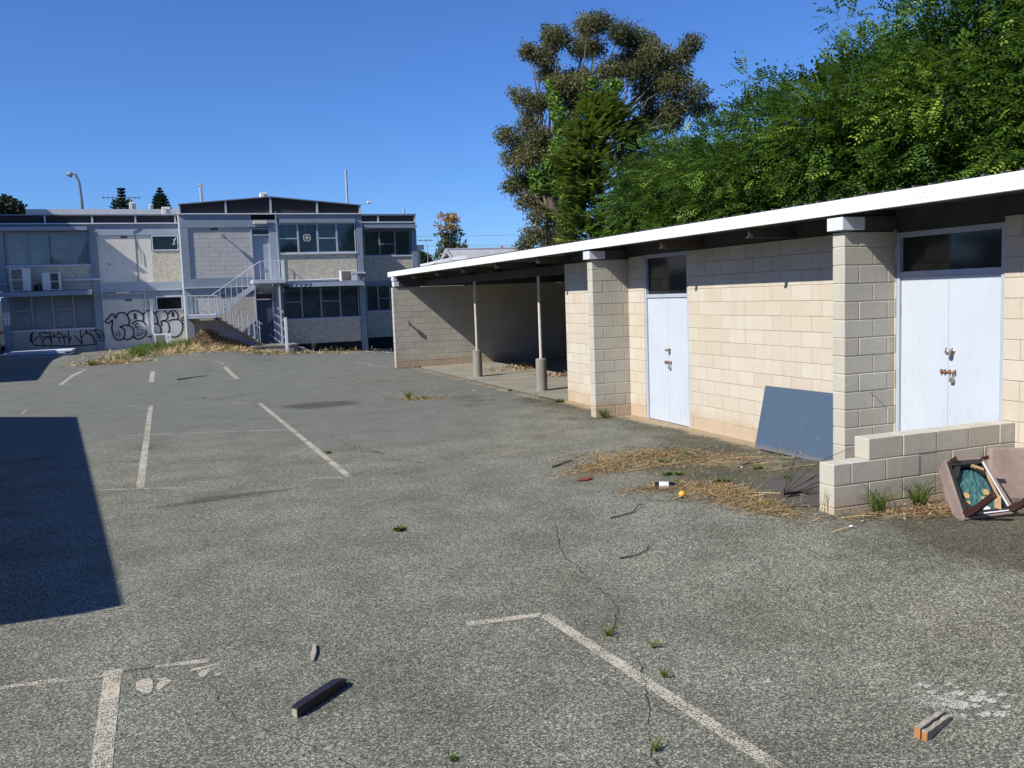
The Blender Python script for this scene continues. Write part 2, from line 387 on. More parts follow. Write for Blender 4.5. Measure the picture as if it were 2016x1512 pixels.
    def build(s, name, mats, parent=None, smooth=False, origin=None, local=False, **kw):
        if origin is not None:
            o = Vector(origin); s.v = [tuple(Vector(q)-o) for q in s.v]
        ob = bpy.data.objects.new(name, s.mesh(name, mats, smooth, **kw)); COL.objects.link(ob)
        if origin is not None: ob.location = origin
        if parent is not None and local: ob.parent = parent
        elif parent is not None:
            ob.parent = parent
            pw = Vector((0, 0, 0)); q = parent
            while q is not None: pw += q.location; q = q.parent
            ob.location = Vector(ob.location) - pw
        return ob
def tag(o, label=None, cat=None, group=None, kind=None):
    if label: o['label'] = label
    if cat: o['category'] = cat
    if group: o['group'] = group
    if kind: o['kind'] = kind
    return o
def thing(name, loc, label, cat, group=None):
    o = bpy.data.objects.new(name, None); o.empty_display_size = .2; COL.objects.link(o); o.location = loc
    return tag(o, label, cat, group)
def copy_thing(src, loc, label=None, rz=None):
    c = src.copy(); COL.objects.link(c); c.location = loc
    if rz is not None: c.rotation_euler = (0, 0, rz)
    if label: c['label'] = label
    for ch in src.children:
        d = ch.copy(); COL.objects.link(d); d.parent = c
        for g in ch.children:
            e = g.copy(); COL.objects.link(e); e.parent = d
    return c

# ------------------------------------------------------------------ ground
def S(t):
    t = np.clip(t, 0, 1); return t*t*(3-2*t)
HXx = [-40, -20, -14.5, -11, -8, -6.5, -5, -3.8, -2, .7, 2.5, 12, 60]
HXh = [.25, .27, .27, .31, .38, .42, .3, .06, -.02, -.14, -.3, -.4, -.4]
def gh(x, y):
    x = np.asarray(x, float); y = np.asarray(y, float)
    return np.interp(x, HXx, HXh)*S((y-30)/11) + .14*S((10.2-y)/3.2)*S((x+4.6)/2.4)
def G(x, y, dz=0): return (x, y, float(gh(x, y))+dz)

xs = np.concatenate([-np.geomspace(1500, 17, 26), np.arange(-16, 8.01, .2), np.geomspace(9, 1500, 26)])
ys = np.concatenate([-np.geomspace(1500, 4, 26), np.arange(-3, 24, .2), np.arange(24, 50, .4), np.geomspace(51, 1800, 30)])
XX, YY = np.meshgrid(xs, ys)
ZZ = gh(XX, YY)
nx_, ny_ = len(xs), len(ys)
V = np.stack([XX, YY, ZZ], -1).reshape(-1, 3)
i, j = np.meshgrid(np.arange(nx_-1), np.arange(ny_-1)); b = (j*nx_+i).ravel()
Fq = np.stack([b, b+1, b+nx_+1, b+nx_], -1)
def npmesh(name, V, F, mat, tone=None, smooth=False):
    me = bpy.data.meshes.new(name); k = F.shape[1]
    me.vertices.add(len(V)); me.vertices.foreach_set('co', V.astype(np.float32).ravel())
    me.loops.add(F.size); me.loops.foreach_set('vertex_index', F.astype(np.int32).ravel())
    me.polygons.add(len(F)); me.polygons.foreach_set('loop_start', (np.arange(len(F))*k).astype(np.int32))
    try: me.polygons.foreach_set('loop_total', np.full(len(F), k, np.int32))
    except Exception: pass
    me.update(calc_edges=True)
    if tone is not None:
        a = me.attributes.new('tone', 'FLOAT', 'FACE'); a.data.foreach_set('value', tone.astype(np.float32))
    if smooth: me.polygons.foreach_set('use_smooth', np.ones(len(F), bool))
    me.materials.append(MT[mat] if isinstance(mat, str) else mat); me.validate(); return me
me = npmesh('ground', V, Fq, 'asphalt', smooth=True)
x, y = V[:, 0], V[:, 1]
# wear and stain zones: R moist grime and a painted cable shadow, G sand and soil, B smooth older seal
near_wall = np.clip(1-(-.05-x)/2.3, 0, 1)*(y < 18)*(y > 3)
ap = np.clip(1-np.hypot((x+1.6)/2.2, (y-8.7)/3.2), 0, 1)
lowr = np.clip(1.15-np.hypot((x+.9)/3.6, (y-5.2)/2.3), 0, 1)*.72
Rz = np.clip(.75*near_wall + .9*lowr + .75*ap, 0, 1)
Rz = np.maximum(Rz, .82*np.clip(1-np.hypot((x+4.65)/1.15, (y-19.5)/.8), 0, 1)**.35)      # old patch
Rz = np.maximum(Rz, .80*np.clip(1-np.hypot((x+7.2+.3*(y-10.7))/1.3, (y-10.7-.12*(x+7.2))/.22), 0, 1)**.4)        # cable shadow painted as a dark streak
Rz = np.maximum(Rz, .5*np.clip(1-np.hypot((x+1.6)/2.6, (y-18.)/5.0), 0, 1))
_sr = np.random.default_rng(4)
for _ in range(46):
    sx_, sy_, sr_ = _sr.uniform(-11, -1), _sr.uniform(2, 34), _sr.uniform(.12, .55)
    Rz = np.maximum(Rz, _sr.uniform(.35, .6)*np.clip(1-np.hypot((x-sx_)/sr_, (y-sy_)/(sr_*_sr.uniform(.7, 1.8))), 0, 1)**.5)
Gz = np.where((y > 4) & (y < 17), np.clip(1-(-x)/.75, 0, 1)*.85, 0)
Gz = np.maximum(Gz, .62*np.clip(1-np.hypot((x+1.0)/1.5, (y-9.3)/1.6), 0, 1)**.6)
Gz = np.maximum(Gz, .75*np.clip(1-np.hypot((x+1.4)/1.6, (y-6.15)/.28), 0, 1)**.5)
Gz = np.maximum(Gz, .6*np.clip(1-np.abs(x+.35)/.45, 0, 1)*(y > 17)*(y < 28.6))
Gz = np.maximum(Gz, .9*np.clip(1-np.hypot((x+6.6)/3.2, (y-41.5)/3.2), 0, 1)**.5)
Gz = np.maximum(Gz, .70*np.clip(1-np.abs(y-42.0)/.9, 0, 1)*(x > -3)*(x < 5))
Bz = np.clip((y-9)/14, 0, .75) + .25*np.clip(1-np.hypot((x+4.3)/3.4, (y-13.5)/4.5), 0, 1)
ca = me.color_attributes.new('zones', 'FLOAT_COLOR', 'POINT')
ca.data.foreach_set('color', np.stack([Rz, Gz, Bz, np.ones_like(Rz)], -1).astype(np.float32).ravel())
ground = bpy.data.objects.new('ground', me); COL.objects.link(ground); tag(ground, kind='structure')

# painted bay lines, laid 4 mm above the asphalt
def strip(mb, pts, wd, dz=.004, jit=0):
    P = []
    for k in range(len(pts)-1):
        a = np.array(pts[k]); b_ = np.array(pts[k+1]); n = max(1, int(np.hypot(*(b_-a))/.25))
        P += [a+(b_-a)*q/n for q in range(n)]
    P.append(np.array(pts[-1])); V = []
    for k, p in enumerate(P):
        d = P[min(k+1, len(P)-1)]-P[max(k-1, 0)]; d = d/np.hypot(*d); nn_ = np.array([-d[1], d[0]])*wd/2
        for sgn in (1, -1):
            q = p+nn_*sgn; V.append((q[0], q[1], float(gh(*q))+dz))
    mb.add(V, [(2*k, 2*k+1, 2*k+3, 2*k+2) for k in range(len(P)-1)])
mk = MB()
strip(mk, [(-8.1, 5.86), (-8.06, .6)], .098)
strip(mk, [(-5.36, 5.55), (-5.18, 3.25), (-5.0, .8)], .085)
strip(mk, [(-5.90, 5.62), (-5.38, 5.56)], .075)
strip(mk, [(-8.10, 22.02), (-8.09, 11.79)], .095)
strip(mk, [(-5.82, 20.72), (-5.63, 11.1)], .09)
strip(mk, [(-8.19, 32.9), (-8.18, 28.9)], .15)
strip(mk, [(-5.82, 33.0), (-5.75, 28.15)], .14)
strip(mk, [(-10.4, 35.), (-10.69, 33.1), (-10.77, 30.15)], .13)
strip(mk, [(-7.86, 5.79), (-7.54, 5.75)], .06, .006)
strip(mk, [(-8.66, 5.87), (-8.40, 5.84)], .05, .006); strip(mk, [(-8.16, 5.81), (-8.04, 5.80)], .07, .006)
mk.build('bay_lines', 'line', fix=False)['kind'] = 'structure'
mf = MB()
for pts, wd in (([(-9.2, 5.93), (-8.16, 5.80)], .06), ([(-8.04, 5.81), (-7.54, 5.74)], .055), ([(-8.04, 5.81), (-7.86, 5.79)], .05), ([(-8.59, 17.05), (-5.76, 15.98)], .09), ([(-6.12, 11.33), (-5.60, 11.08)], .08),
                ([(-8.53, 11.98), (-8.14, 11.8)], .08), ([(-8.04, 11.78), (-7.54, 11.56)], .08), ([(-6.40, 21.3), (-5.88, 20.76)], .1), ([(-8.67, 22.21), (-8.16, 22.05)], .1),
                ([(-8.04, 22.02), (-7.6, 21.8)], .1), ([(-8.9, 29.7), (-8.27, 29.3)], .12), ([(-8.1, 29.25), (-7.5, 28.95)], .12), ([(-6.25, 28.6), (-5.83, 28.2)], .12),
                ([(-6.3, 34.81), (-5.9, 34.88)], .12), ([(-5.9, 34.7), (-5.84, 33.9)], .12), ([(-10.70, 30.1), (-10.1, 29.75)], .1), ([(-10.77, 23.1), (-10.74, 22.0)], .07),
                ([(-3.45, 20.56), (-3.22, 20.25)], .07), ([(-1.34, 32.5), (-1.0, 28.8)], .1), ([(-9.9, 38.2), (-8.6, 38.0)], .1), ([(-12.6, 36.5), (-11.4, 42.0)], .1),
                ([(-14.6, 40.0), (-11.2, 39.9)], .09), ([(-7.7, 33.0), (-7.3, 32.9)], .1)):
    strip(mf, pts, wd)
mf.build('worn_bay_lines', 'line_faint', fix=False)['kind'] = 'structure'
# remains of the painted bay number 67
def blob(mb, poly, dz=.004):
    mb.add([(a, b_, float(gh(a, b_))+dz) for a, b_ in poly], [tuple(range(len(poly)))])
gl = MB()
blob(gl, [(-7.965, 5.60), (-7.93, 5.625), (-7.885, 5.63), (-7.872, 5.58), (-7.868, 5.50), (-7.872, 5.43), (-7.885, 5.40), (-7.93, 5.43), (-7.962, 5.50)])
blob(gl, [(-7.845, 5.58), (-7.80, 5.60), (-7.785, 5.575), (-7.83, 5.555)])
blob(gl, [(-7.84, 5.54), (-7.79, 5.565), (-7.765, 5.53), (-7.80, 5.47), (-7.835, 5.42), (-7.852, 5.45)])
blob(gl, [(-7.64, 5.66), (-7.50, 5.68), (-7.49, 5.655), (-7.61, 5.62), (-7.66, 5.63)])
blob(gl, [(-7.60, 5.60), (-7.49, 5.63), (-7.54, 5.585), (-7.585, 5.50), (-7.62, 5.52)])
blob(gl, [(-7.53, 5.50), (-7.49, 5.53), (-7.48, 5.50), (-7.51, 5.475)])
gl.build('painted_bay_number', 'line', fix=False)['kind'] = 'structure'
# spilled white powder stain
pw = MB(); pr = random.Random(5)
def splat(cx, cy, r, el=1.0, n=18):
    blob(pw, [(cx+math.cos(2*math.pi*k/n)*r*pr.uniform(.55, 1.15)*el, cy+math.sin(2*math.pi*k/n)*r*pr.uniform(.55, 1.15)) for k in range(n)], .005)
splat(-4.04, 3.41, .085, 1.1, 30); splat(-4.10, 3.45, .05, 1.4); splat(-3.99, 3.33, .05, 1.2); splat(-4.0, 3.50, .022, 1.6)
for a, b_, r in ((-4.15, 3.49, .016), (-3.99, 3.60, .02), (-3.965, 3.56, .016), (-3.90, 3.42, .025), (-3.87, 3.33, .03), (-3.93, 3.28, .018), (-3.80, 3.36, .018), (-3.83, 3.28, .022), (-3.97, 3.20, .024), (-3.90, 3.16, .026),
                 (-3.82, 3.20, .016), (-4.66, 4.02, .018), (-3.74, 3.30, .02), (-4.06, 3.24, .018), (-3.86, 3.52, .014)):
    splat(a, b_, r*1.3, 1.4, 14)
pw.build('plaster_stain', 'powder', fix=False)['kind'] = 'structure'

# open cracks in the asphalt
ck = MB(); cr_ = random.Random(6)
for P_, w0 in (([(-4.30, 7.79), (-4.69, 6.69), (-4.78, 5.87), (-4.86, 5.42), (-5.12, 5.03), (-5.16, 4.6), (-5.29, 4.27), (-5.48, 3.89), (-5.64, 3.58), (-5.7, 3.0)], .011),
               ([(-6.60, 6.45), (-6.73, 6.31), (-7.07, 5.89), (-7.37, 5.68)], .006), ([(-7.59, 5.53), (-7.44, 4.82), (-7.23, 4.54), (-7.07, 4.29), (-6.96, 4.08), (-6.9, 3.7)], .006)):
    Q_ = []
    for k in range(len(P_)-1):
        a, b_ = np.array(P_[k]), np.array(P_[k+1]); n = int(np.hypot(*(b_-a))/.03)+1
        Q_ += [a+(b_-a)*q/n for q in range(n)]
    V_ = []; off_ = np.zeros(2); L_ = 0
    for k, p in enumerate(Q_):
        off_ = off_*.8+np.array([cr_.gauss(0, .008), cr_.gauss(0, .004)]); L_ = max(.08, min(1, L_+cr_.uniform(-.3, .3)+.02)); w_ = w0*L_*cr_.uniform(.5, 1.2)
        for sgn in (1, -1): q = p+off_+np.array([sgn*w_/2, 0]); V_.append((q[0], q[1], float(gh(*q))+.0035))
    ck.add(V_, [(2*k, 2*k+1, 2*k+3, 2*k+2) for k in range(len(Q_)-1)])
MT['crack'] = simple('crack_soil', (.055, .045, .035), .95, .2, 20)
ck.build('asphalt_cracks', 'crack', fix=False)['kind'] = 'structure'
# ------------------------------------------------------------------ storage shed with carport
shed = thing('storage_shed', (0, 8, 0), 'long cream concrete block shed with white gutter, blue doors and open carport end', 'shed')
br = random.Random(3)
def wall_y(mb, X0, X1, ya, yb, z0, z1, phase, openings=()):
    """blocks laid along Y, rows 0.2 m, front face at X0"""
    i0 = int(math.floor(z0/.2+1e-6)); 
    for i in range(i0, int(math.ceil(z1/.2-1e-6))):
        za = max(z0, i*.2); zb = min(z1, i*.2+.19)
        if zb-za < .02: continue
        ph = phase if i % 2 else phase+.2
        k0 = math.floor((ya-ph)/.4); k1 = math.ceil((yb-ph)/.4)
        for k in range(k0, k1+1):
            segs = [(max(ya, ph+k*.4+.005), min(yb, ph+(k+1)*.4-.005))]
            for (oa, ob_, oz0, oz1) in openings:
                if zb > oz0+.01 and za < oz1-.01:
                    ns = []
                    for a, b_ in segs:
                        if b_ <= oa or a >= ob_: ns.append((a, b_)); continue
                        if a < oa: ns.append((a, oa))
                        if b_ > ob_: ns.append((ob_, b_))
                    segs = ns
            for a, b_ in segs:
                if b_-a > .03: mb.box(X0+br.uniform(-.0015, .0015), X1, a-.002, b_+.002, za, zb+.004, .0035, br.random()**1.6)
def wall_x(mb, Y0, Y1, xa, xb, z0, z1, phase, cuts=None):
    for i in range(int(math.floor(z0/.2+1e-6)), int(math.ceil(z1/.2-1e-6))):
        za = max(z0, i*.2); zb = min(z1, i*.2+.19)
        if zb-za < .02: continue
        if cuts: js = cuts[i % 2]
        else:
            ph = phase if i % 2 == 0 else phase+.2
            js = [ph+.4*k for k in range(-60, 60)]
        e = [xa]+[q for q in js if xa+.03 < q < xb-.03]+[xb]
        for a, b_ in zip(e[:-1], e[1:]):
            mb.box(a+(.005 if a > xa else 0), b_-(.005 if b_ < xb else 0), Y0+br.uniform(-.002, .002), Y1, za, zb, .006, br.random()**1.3)
D1 = (12.19, 13.59, -1, 2.80); D2 = (6.50, 7.90, -1, 2.74)
for ya_, yb_ in ((-1.0, 6.50), (7.90, 12.19), (13.59, 16.83)):
    w1 = MB(); wall_y(w1, 0, .19, ya_, yb_, -.2, 2.8, 11.91); w1.build('front_wall', 'block_front', shed)
m1 = MB(); 
for a, b_ in ((-1.0, 6.50), (7.90, 12.19), (13.59, 16.82)): m1.box(.0045, .18, a+.002, b_-.002, -.25, 2.79)
m1.build('mortar', simple('mortar', (.36, .29, .21), .95, .1), shed)
# long rear and hidden walls
bw = MB(); bw.box(5.8, 6.0, -1.0, 28.36, -.4, 3.0); bw.box(.2, 5.8, 16.63, 16.82, -.2, 2.95); bw.box(.2, 5.8, -1.0, -.8, -.4, 2.95)
bw.build('rear_wall', 'block_raw', shed)
ew = MB(); wall_x(ew, 28.364, 28.554, -.8125, 5.8, -.4, 2.6, -.8125+.489)
ew.build('end_wall', 'block_raw', shed)
em = MB(); em.box(-.805, 5.79, 28.371, 28.54, -.45, 2.59); em.build('mortar', 'block_raw', shed)
for yp in (7.916, 14.143, 1.69):
    pm = MB(); wall_x(pm, yp, yp+.19, -.70, 0.0, -.25, 2.755, 0, cuts=([-.30], [-.50, -.10]) )
    pier = pm.build('pier', 'block_raw' , shed)
    mm = MB(); mm.box(-.693, -.001, yp+.007, yp+.183, -.3, 2.75); mm.build('mortar', MT['block_raw'], pier)
    cp = MB(); cp.box(-.765, -.46, yp-.045, yp+.205, 2.775, 2.915, .004); cp.build('beam_end', 'cap_metal', shed)
    cp = MB(); cp.box(-.459, 0, yp-.04, yp+.20, 2.77, 2.92); cp.build('cross_beam', 'timber_dark', shed)  # rest of the beam coloured dark in place of eave shade
    c2 = MB(); c2.box(-.74, 0, yp+.005, yp+.15, 2.925, 2.955); c2.build('packer', 'timber_dark', shed)
# carport slab
sl_ = MB(); sl_.box(-.12, 5.8, 16.83, 28.36, -.3, .012)
slab = sl_.build('carport_slab', 'slab', shed)
for yy in (21.0, 26.3, 23.65): ls = MB(); ls.box(.05, 4.6, yy, yy+.08, .0125, .0165); ls.build('bay_line', 'line_faint', slab, fix=False)
# posts in concrete footings
for yy in (23.40, 18.88):
    pf = MB(); n = 20
    pf.tube([(.28, yy, -.1), (.28, yy, .73), (.28, yy, .745)], [.125, .125, .115], n); f = pf.build('concrete_footing', 'concrete', shed)
    pp = MB(); pp.tube([(.28, yy, .7), (.28, yy, 2.62)], .036, 12); pp.build('steel_post', 'steel_white', shed)
bm_ = MB(); bm_.box(.20, .36, 16.84, 28.36, 2.62, 2.80); bm_.build('carport_beam', 'timber_dark', shed)
e1 = MB(); e1.box(-.765, -.60, 28.33, 28.60, 2.62, 2.79, .004); e1.box(-.785, -.66, 28.32, 28.60, 2.80, 2.93, .004); e1.build('beam_end', 'cap_metal', shed)
e1 = MB(); e1.box(-.599, 5.8, 28.335, 28.59, 2.605, 2.935); e1.build('cross_beam', 'timber_dark', shed)  # dark length past the end cap paints in the roof shade
for yy in (26.1, 23.63, 21.34, 18.91, 16.51, 11.75, 9.6, 5.6, 3.4):
    rf = MB(); rf.box(-.73, 5.8, yy, yy+.012, 2.815, 2.94); rf.box(-.73, 5.8, yy+.012, yy+.06, 2.815, 2.83); rf.box(-.73, 5.8, yy+.012, yy+.06, 2.93, 2.94)
    rf.build('rafter', 'steel_dark', shed)
# bulkhead above the wall
bh = MB(); bh.box(.02, .18, -1, 16.82, 2.801, 3.02); bh.box(.03, .17, 6.50, 7.90, 2.743, 2.80); bh.box(-.012, .018, -1, 16.82, 2.86, 3.0); bh.build('wall_plate', 'timber_dark', shed)
# roof sheet with ribs
rs = MB(); 
rs.prism([(-.70, -1.2, 2.985), (6.3, -1.2, 3.06), (6.3, -1.2, 3.075), (-.70, -1.2, 3.0)], (0, 30.2, 0))
for k in range(151):
    yy = -1.1+k*.2
    rs.prism([(-.74, yy, 3.0), (6.3, yy, 3.075), (6.3, yy, 3.15), (-.74, yy, 3.128)], (0, .035, 0))
rs.build('roof_sheet', 'roof_under', shed)
gu = MB()
for a, b_ in ((-1.3, 3.7), (3.706, 9.905), (9.91, 15.455), (15.46, 22.3), (22.306, 28.98)):
    prof = [(-.79, 2.945), (-.79, 2.985), (-.793, 2.99), (-.793, 3.035), (-.796, 3.04), (-.796, 3.098), (-.775, 3.102), (-.775, 3.07), (-.70, 3.07), (-.68, 2.96), (-.72, 2.945)]
    gu.prism([(px_, a, pz_) for px_, pz_ in prof], (0, b_-a, 0))
gu.build('gutter', 'white_metal', shed)
bc = MB(); bc.prism([(-.80, 28.985, 2.94), (-.80, 28.985, 3.10), (6.3, 28.985, 3.17), (6.3, 28.985, 3.02)], (0, .02, 0)); bc.build('barge_board', 'white_metal', shed)
# doors
def shed_door(ya, yb, top, ttop, fr, label):
    fx = MB()
    for a, b_ in ((ya, ya+fr), (yb-fr, yb)): fx.box(.012, .10, a, b_, -.02, ttop)
    fx.box(.02, .10, ya+fr+.001, yb-fr-.001, top+.003, top+.06); fx.box(.02, .10, ya+fr+.001, yb-fr-.001, ttop-.06, ttop-.002)
    fx.box(.035, .06, ya+fr+.001, ya+fr+.02, top+.07, ttop-.07)
    fx.build('door_frame', 'frame_blue', shed)
    g = MB(); g.box(.062, .075, ya+fr, yb-fr, top+.055, ttop-.055); g.build('transom_window', 'glass_black', shed)
    bk = MB(); bk.box(.17, .185, ya, yb, -.05, ttop); bk.build('door_backing', 'black', shed)
    mid = (ya+yb)/2
    for k, (a, b_) in enumerate(((ya+fr+.003, mid-.002), (mid+.002, yb-fr-.003))):
        d = MB(); d.box(.040, .078, a, b_, .012, top); dr = tag(d.build('door', 'door_blue', shed), label=label[k])
        for hz in (.35, top-.35):
            h = MB(); e = ya+fr if k == 0 else yb-fr; h.box(.030, .040, e-.008, e+.012, hz-.06, hz+.06); h.build('hinge', 'metal', dr)
        if k == 0:
            kb = MB(); kz = 1.45 if ya < 10 else 1.23; kz2 = kz-.22
            ky = mid-.06
            kb.tube([(.040, ky, kz), (.034, ky, kz)], .034, 16); kb.tube([(.036, ky, kz), (-.005, ky, kz), (-.012, ky, kz)], [.014, .016, .02], 12)
            kb.tube([(-.010, ky, kz), (-.022, ky, kz), (-.045, ky, kz), (-.055, ky, kz)], [.018, .031, .031, .016], 16)
            kb.box(.030, .040, mid-.012, mid+.03, kz-.035, kz+.035)
            kb.build('door_knob', 'metal', dr, smooth=True)
            bo = MB(); bo.tube([(.024, mid-.11, kz2), (.024, mid+.07, kz2)], .009, 10)
            for q in (mid-.10, mid-.03, mid+.03, mid+.075): bo.box(.012, .0395, q-.008, q+.008, kz2-.024, kz2+.024, .003)
            bo.tube([(.024, mid-.08, kz2), (0, mid-.08, kz2-.01)], .007, 8)
            bo.build('slide_bolt', 'rust', dr)
            pl = MB(); yy = mid-.075
            pl.box(-.006, .016, yy-.024, yy+.024, kz2-.105, kz2-.055, .004)
            pl.tube([(.005, yy-.014, kz2-.06), (.005, yy-.014, kz2-.02), (.005, yy, kz2-.005), (.005, yy+.014, kz2-.02), (.005, yy+.014, kz2-.06)], .0045, 8)
            pl.build('padlock', 'metal', dr)
shed_door(6.50, 7.90, 2.245, 2.74, .045, ('right leaf with a knob and padlocked bolt, door nearest the low wall', 'left leaf beside the thick block pier'))
shed_door(12.19, 13.59, 2.075, 2.80, .06, ('right leaf of the far door, scuffed grey along the bottom', 'left leaf of the far door'))
# short bolt and pipe stub on the end wall of the carport
st = MB(); st.tube([(-.37, 28.36, 1.46), (-.37, 28.24, 1.46)], .03, 8); st.tube([(-.37, 28.24, 1.51), (-.37, 28.24, 1.40)], .04, 8)
st.build('tap_stub', 'rust', shed)
pg = MB(); pg.tube([(-.33, 7.915, .97), (-.33, 7.86, .98)], .006, 6); pg.build('wall_tie', 'rust', shed)

# ------------------------------------------------------------------ low block wall
lw = MB(); lr = random.Random(8)
def lblock(a, b_, z0, z1): lw.box(a+.003, b_-.003, 6.35+lr.uniform(-.003, .003), 6.54, z0, z1+.004, .006, lr.random())
for a, b_ in ((-2.20, -2.0), (-2.0, -1.6), (-1.6, -1.2), (-1.2, -.8), (-.8, -.4), (-.4, 0.0)): lblock(a, b_, .4, .59)
for a, b_ in ((-2.20, -1.8), (-1.8, -1.4), (-1.4, -1.0), (-1.0, -.6), (-.6, -.2), (-.2, 0.0)): lblock(a, b_, .2, .39)
for a, b_ in ((-2.20, -2.0), (-2.0, -1.6), (-1.6, -1.2), (-1.2, -.8), (-.8, -.4), (-.4, 0.0)): lblock(a, b_, -.02, .19)
for a, b_ in ((-1.8, -1.4), (-1.4, -1.0), (-1.0, -.6), (-.6, -.2), (-.2, 0.0)): lblock(a, b_, .6, .79)
lowall = lw.build('low_wall', 'block_raw')
tag(lowall, 'knee high stepped block wall jutting out from the shed beside the near door', 'wall')
ml = MB(); ml.box(-2.192, -.002, 6.3555, 6.534, -.05, .585); ml.box(-1.792, -.002, 6.3555, 6.534, .585, .782); ml.build('mortar', simple('sandy_mortar', (.50, .43, .32), .95, .15, 8), lowall)

# ------------------------------------------------------------------ things beside the shed
# leaning slate-blue board
P = [Vector(q) for q in ((-.34, 10.03, .03), (-.34, 8.20, .05), (-.03, 8.20, .86), (-.03, 10.20, .84))]
nrm = (P[1]-P[0]).cross(P[3]-P[0]).normalized(); 
if nrm.x > 0: nrm = -nrm
pb = MB(); pb.prism([q for q in P], nrm*.018)
tag(pb.build('leaning_board', 'panel_blue'), 'slate blue board with chalky scratches leaning on the cream shed wall', 'board')
# dark flat mat behind the low wall
mt = MB(); mp = [(-2.36, 7.05), (-2.16, 7.68), (-1.36, 8.05), (-.62, 7.9), (-.8, 6.9), (-1.9, 6.58), (-2.38, 6.75)]
mt.prism([(a, b_, float(gh(a, b_))+.006) for a, b_ in mp], (0, 0, .012)); tag(mt.build('rubber_mat', 'mat'), 'dark brown flat mat lying behind the end of the low block wall', 'mat')

# overturned upholstered chair
ch = thing('overturned_chair', (-1.15, 5.75, .14), 'mauve upholstered chair tipped over with its underside showing, beside the low wall', 'chair')
TL, TR, BL, BR = Vector((-1.165, 6.10, .585)), Vector((-.72, 6.08, .570)), Vector((-1.41, 5.66, .155)), Vector((-.90, 5.56, .175))
ex = ((TR-TL)+(BR-BL)).normalized(); ey = ((TL-BL)+(TR-BR)).normalized(); en = ex.cross(ey).normalized()
if en.y > 0: en = -en      # faces the camera (underside)
def Q(u, v, d=0):          # u across, v up, d toward the viewer
    return (BL*(1-u)+BR*u)*(1-v)+(TL*(1-u)+TR*u)*v + en*d
def quadbox(mb, u0, u1, v0, v1, d0, d1):
    p = [Q(u0, v0, d0), Q(u1, v0, d0), Q(u1, v1, d0), Q(u0, v1, d0)]; q = [Q(u0, v0, d1), Q(u1, v0, d1), Q(u1, v1, d1), Q(u0, v1, d1)]
    mb.add(p+q, [(0, 1, 2, 3), (7, 6, 5, 4), (0, 4, 5, 1), (1, 5, 6, 2), (2, 6, 7, 3), (3, 7, 4, 0)])
cs = MB(); 
quadbox(cs, 0, .055, 0, 1, -.11, 0); quadbox(cs, .945, 1, 0, 1, -.11, 0); quadbox(cs, .055, .945, .955, 1, -.11, 0); quadbox(cs, .055, .945, 0, .04, -.11, 0); quadbox(cs, 0.01, .99, 0.01, .99, -.15, -.112)
ob = cs.build('seat', 'mauve', ch)
bv = ob.modifiers.new('round', 'BEVEL'); bv.width = .012; bv.segments = 3
fr = MB(); quadbox(fr, .06, .12, .045, .95, -.10, -.004); quadbox(fr, .88, .94, .045, .95, -.10, -.004); quadbox(fr, .12, .88, .885, .95, -.10, -.004); quadbox(fr, .12, .88, .045, .11, -.10, -.004)
for u0, v0, u1, v1 in ((.12, .70, .30, .89), (.88, .70, .70, .89), (.88, .30, .72, .11), (.12, .30, .28, .11)):
    fr.bar(Q(u0, v0, -.03), Q(u1, v1, -.03), .05, .03, en)
fr.build('seat_frame', 'webbing', ch)
fl = MB(); fl.bar(Q(.90, .08, .002), Q(.90, .90, .002), .014, .006, en); fl.bar(Q(.40, .055, .004), Q(.86, .05, .004), .012, .006, en)
fl.build('staple_strip', 'ledge', ch)
te = MB(); nU = 14
V_, F_ = [], []
tr_ = random.Random(2)
for jv in range(nU+1):
    for iu in range(nU+1):
        u = .13+.74*iu/nU; v = .12+.75*jv/nU
        V_.append(Q(u, v, -.075+tr_.uniform(0, .018)))
for jv in range(nU):
    for iu in range(nU): F_.append((jv*(nU+1)+iu, jv*(nU+1)+iu+1, (jv+1)*(nU+1)+iu+1, (jv+1)*(nU+1)+iu))
te.add(V_, F_); te.build('seat_lining', 'teal', ch, fix=False)
for u, v, r in ((.30, .42, .055), (.72, .44, .06), (.28, .30, .035), (.60, .35, .03)):
    oc = MB(); oc.prism([Q(u+r*math.cos(a)*1.1*tr_.uniform(.8, 1.1), v+r*math.sin(a)*tr_.uniform(.8, 1.1), -.054) for a in [k*math.pi/5 for k in range(10)]], en*.004); oc.build('ochre_patch', 'ochre', ch)
wb = MB(); wb.bar(Q(.86, .78, -.02), Q(.62, .88, -.02), .03, .02, en); wb.bar(Q(.84, .30, -.015), Q(.885, .74, -.015), .012, .02, en); wb.bar(Q(.70, .10, -.01), Q(.83, .32, -.01), .05, .02, en)
wb.build('corner_brace', 'timber', ch)
pw_ = MB(); pw_.prism([Q(.30, .10, .006), Q(.55, .105, .006), Q(.5, .16, .006), Q(.34, .165, .006)], en*.002); pw_.build('paper_tag', 'label', ch)
for (u, v, p1) in ((.09, .08, Vector((-1.33, 5.43, .405))), (.93, .08, Vector((-.93, 5.38, .37)))):
    lg = MB(); a = Q(u, v, -.02); mid_ = a.lerp(p1, .5)+Vector((0, 0, -.012)); lg.bar(a, mid_, .062, .055, (0, 0, 1)); lg.bar(mid_, p1, .052, .046, (0, 0, 1)); lg.build('leg', 'maroon', ch)
for u, d in ((.14, Vector((.03, -.05, .045))), (.93, Vector((.05, -.05, .03)))):
    lg = MB(); a = Q(u, .97, -.02); lg.bar(a-d*.4, a+d, .03, .03, (0, 0, 1)); lg.build('leg', 'maroon', ch)
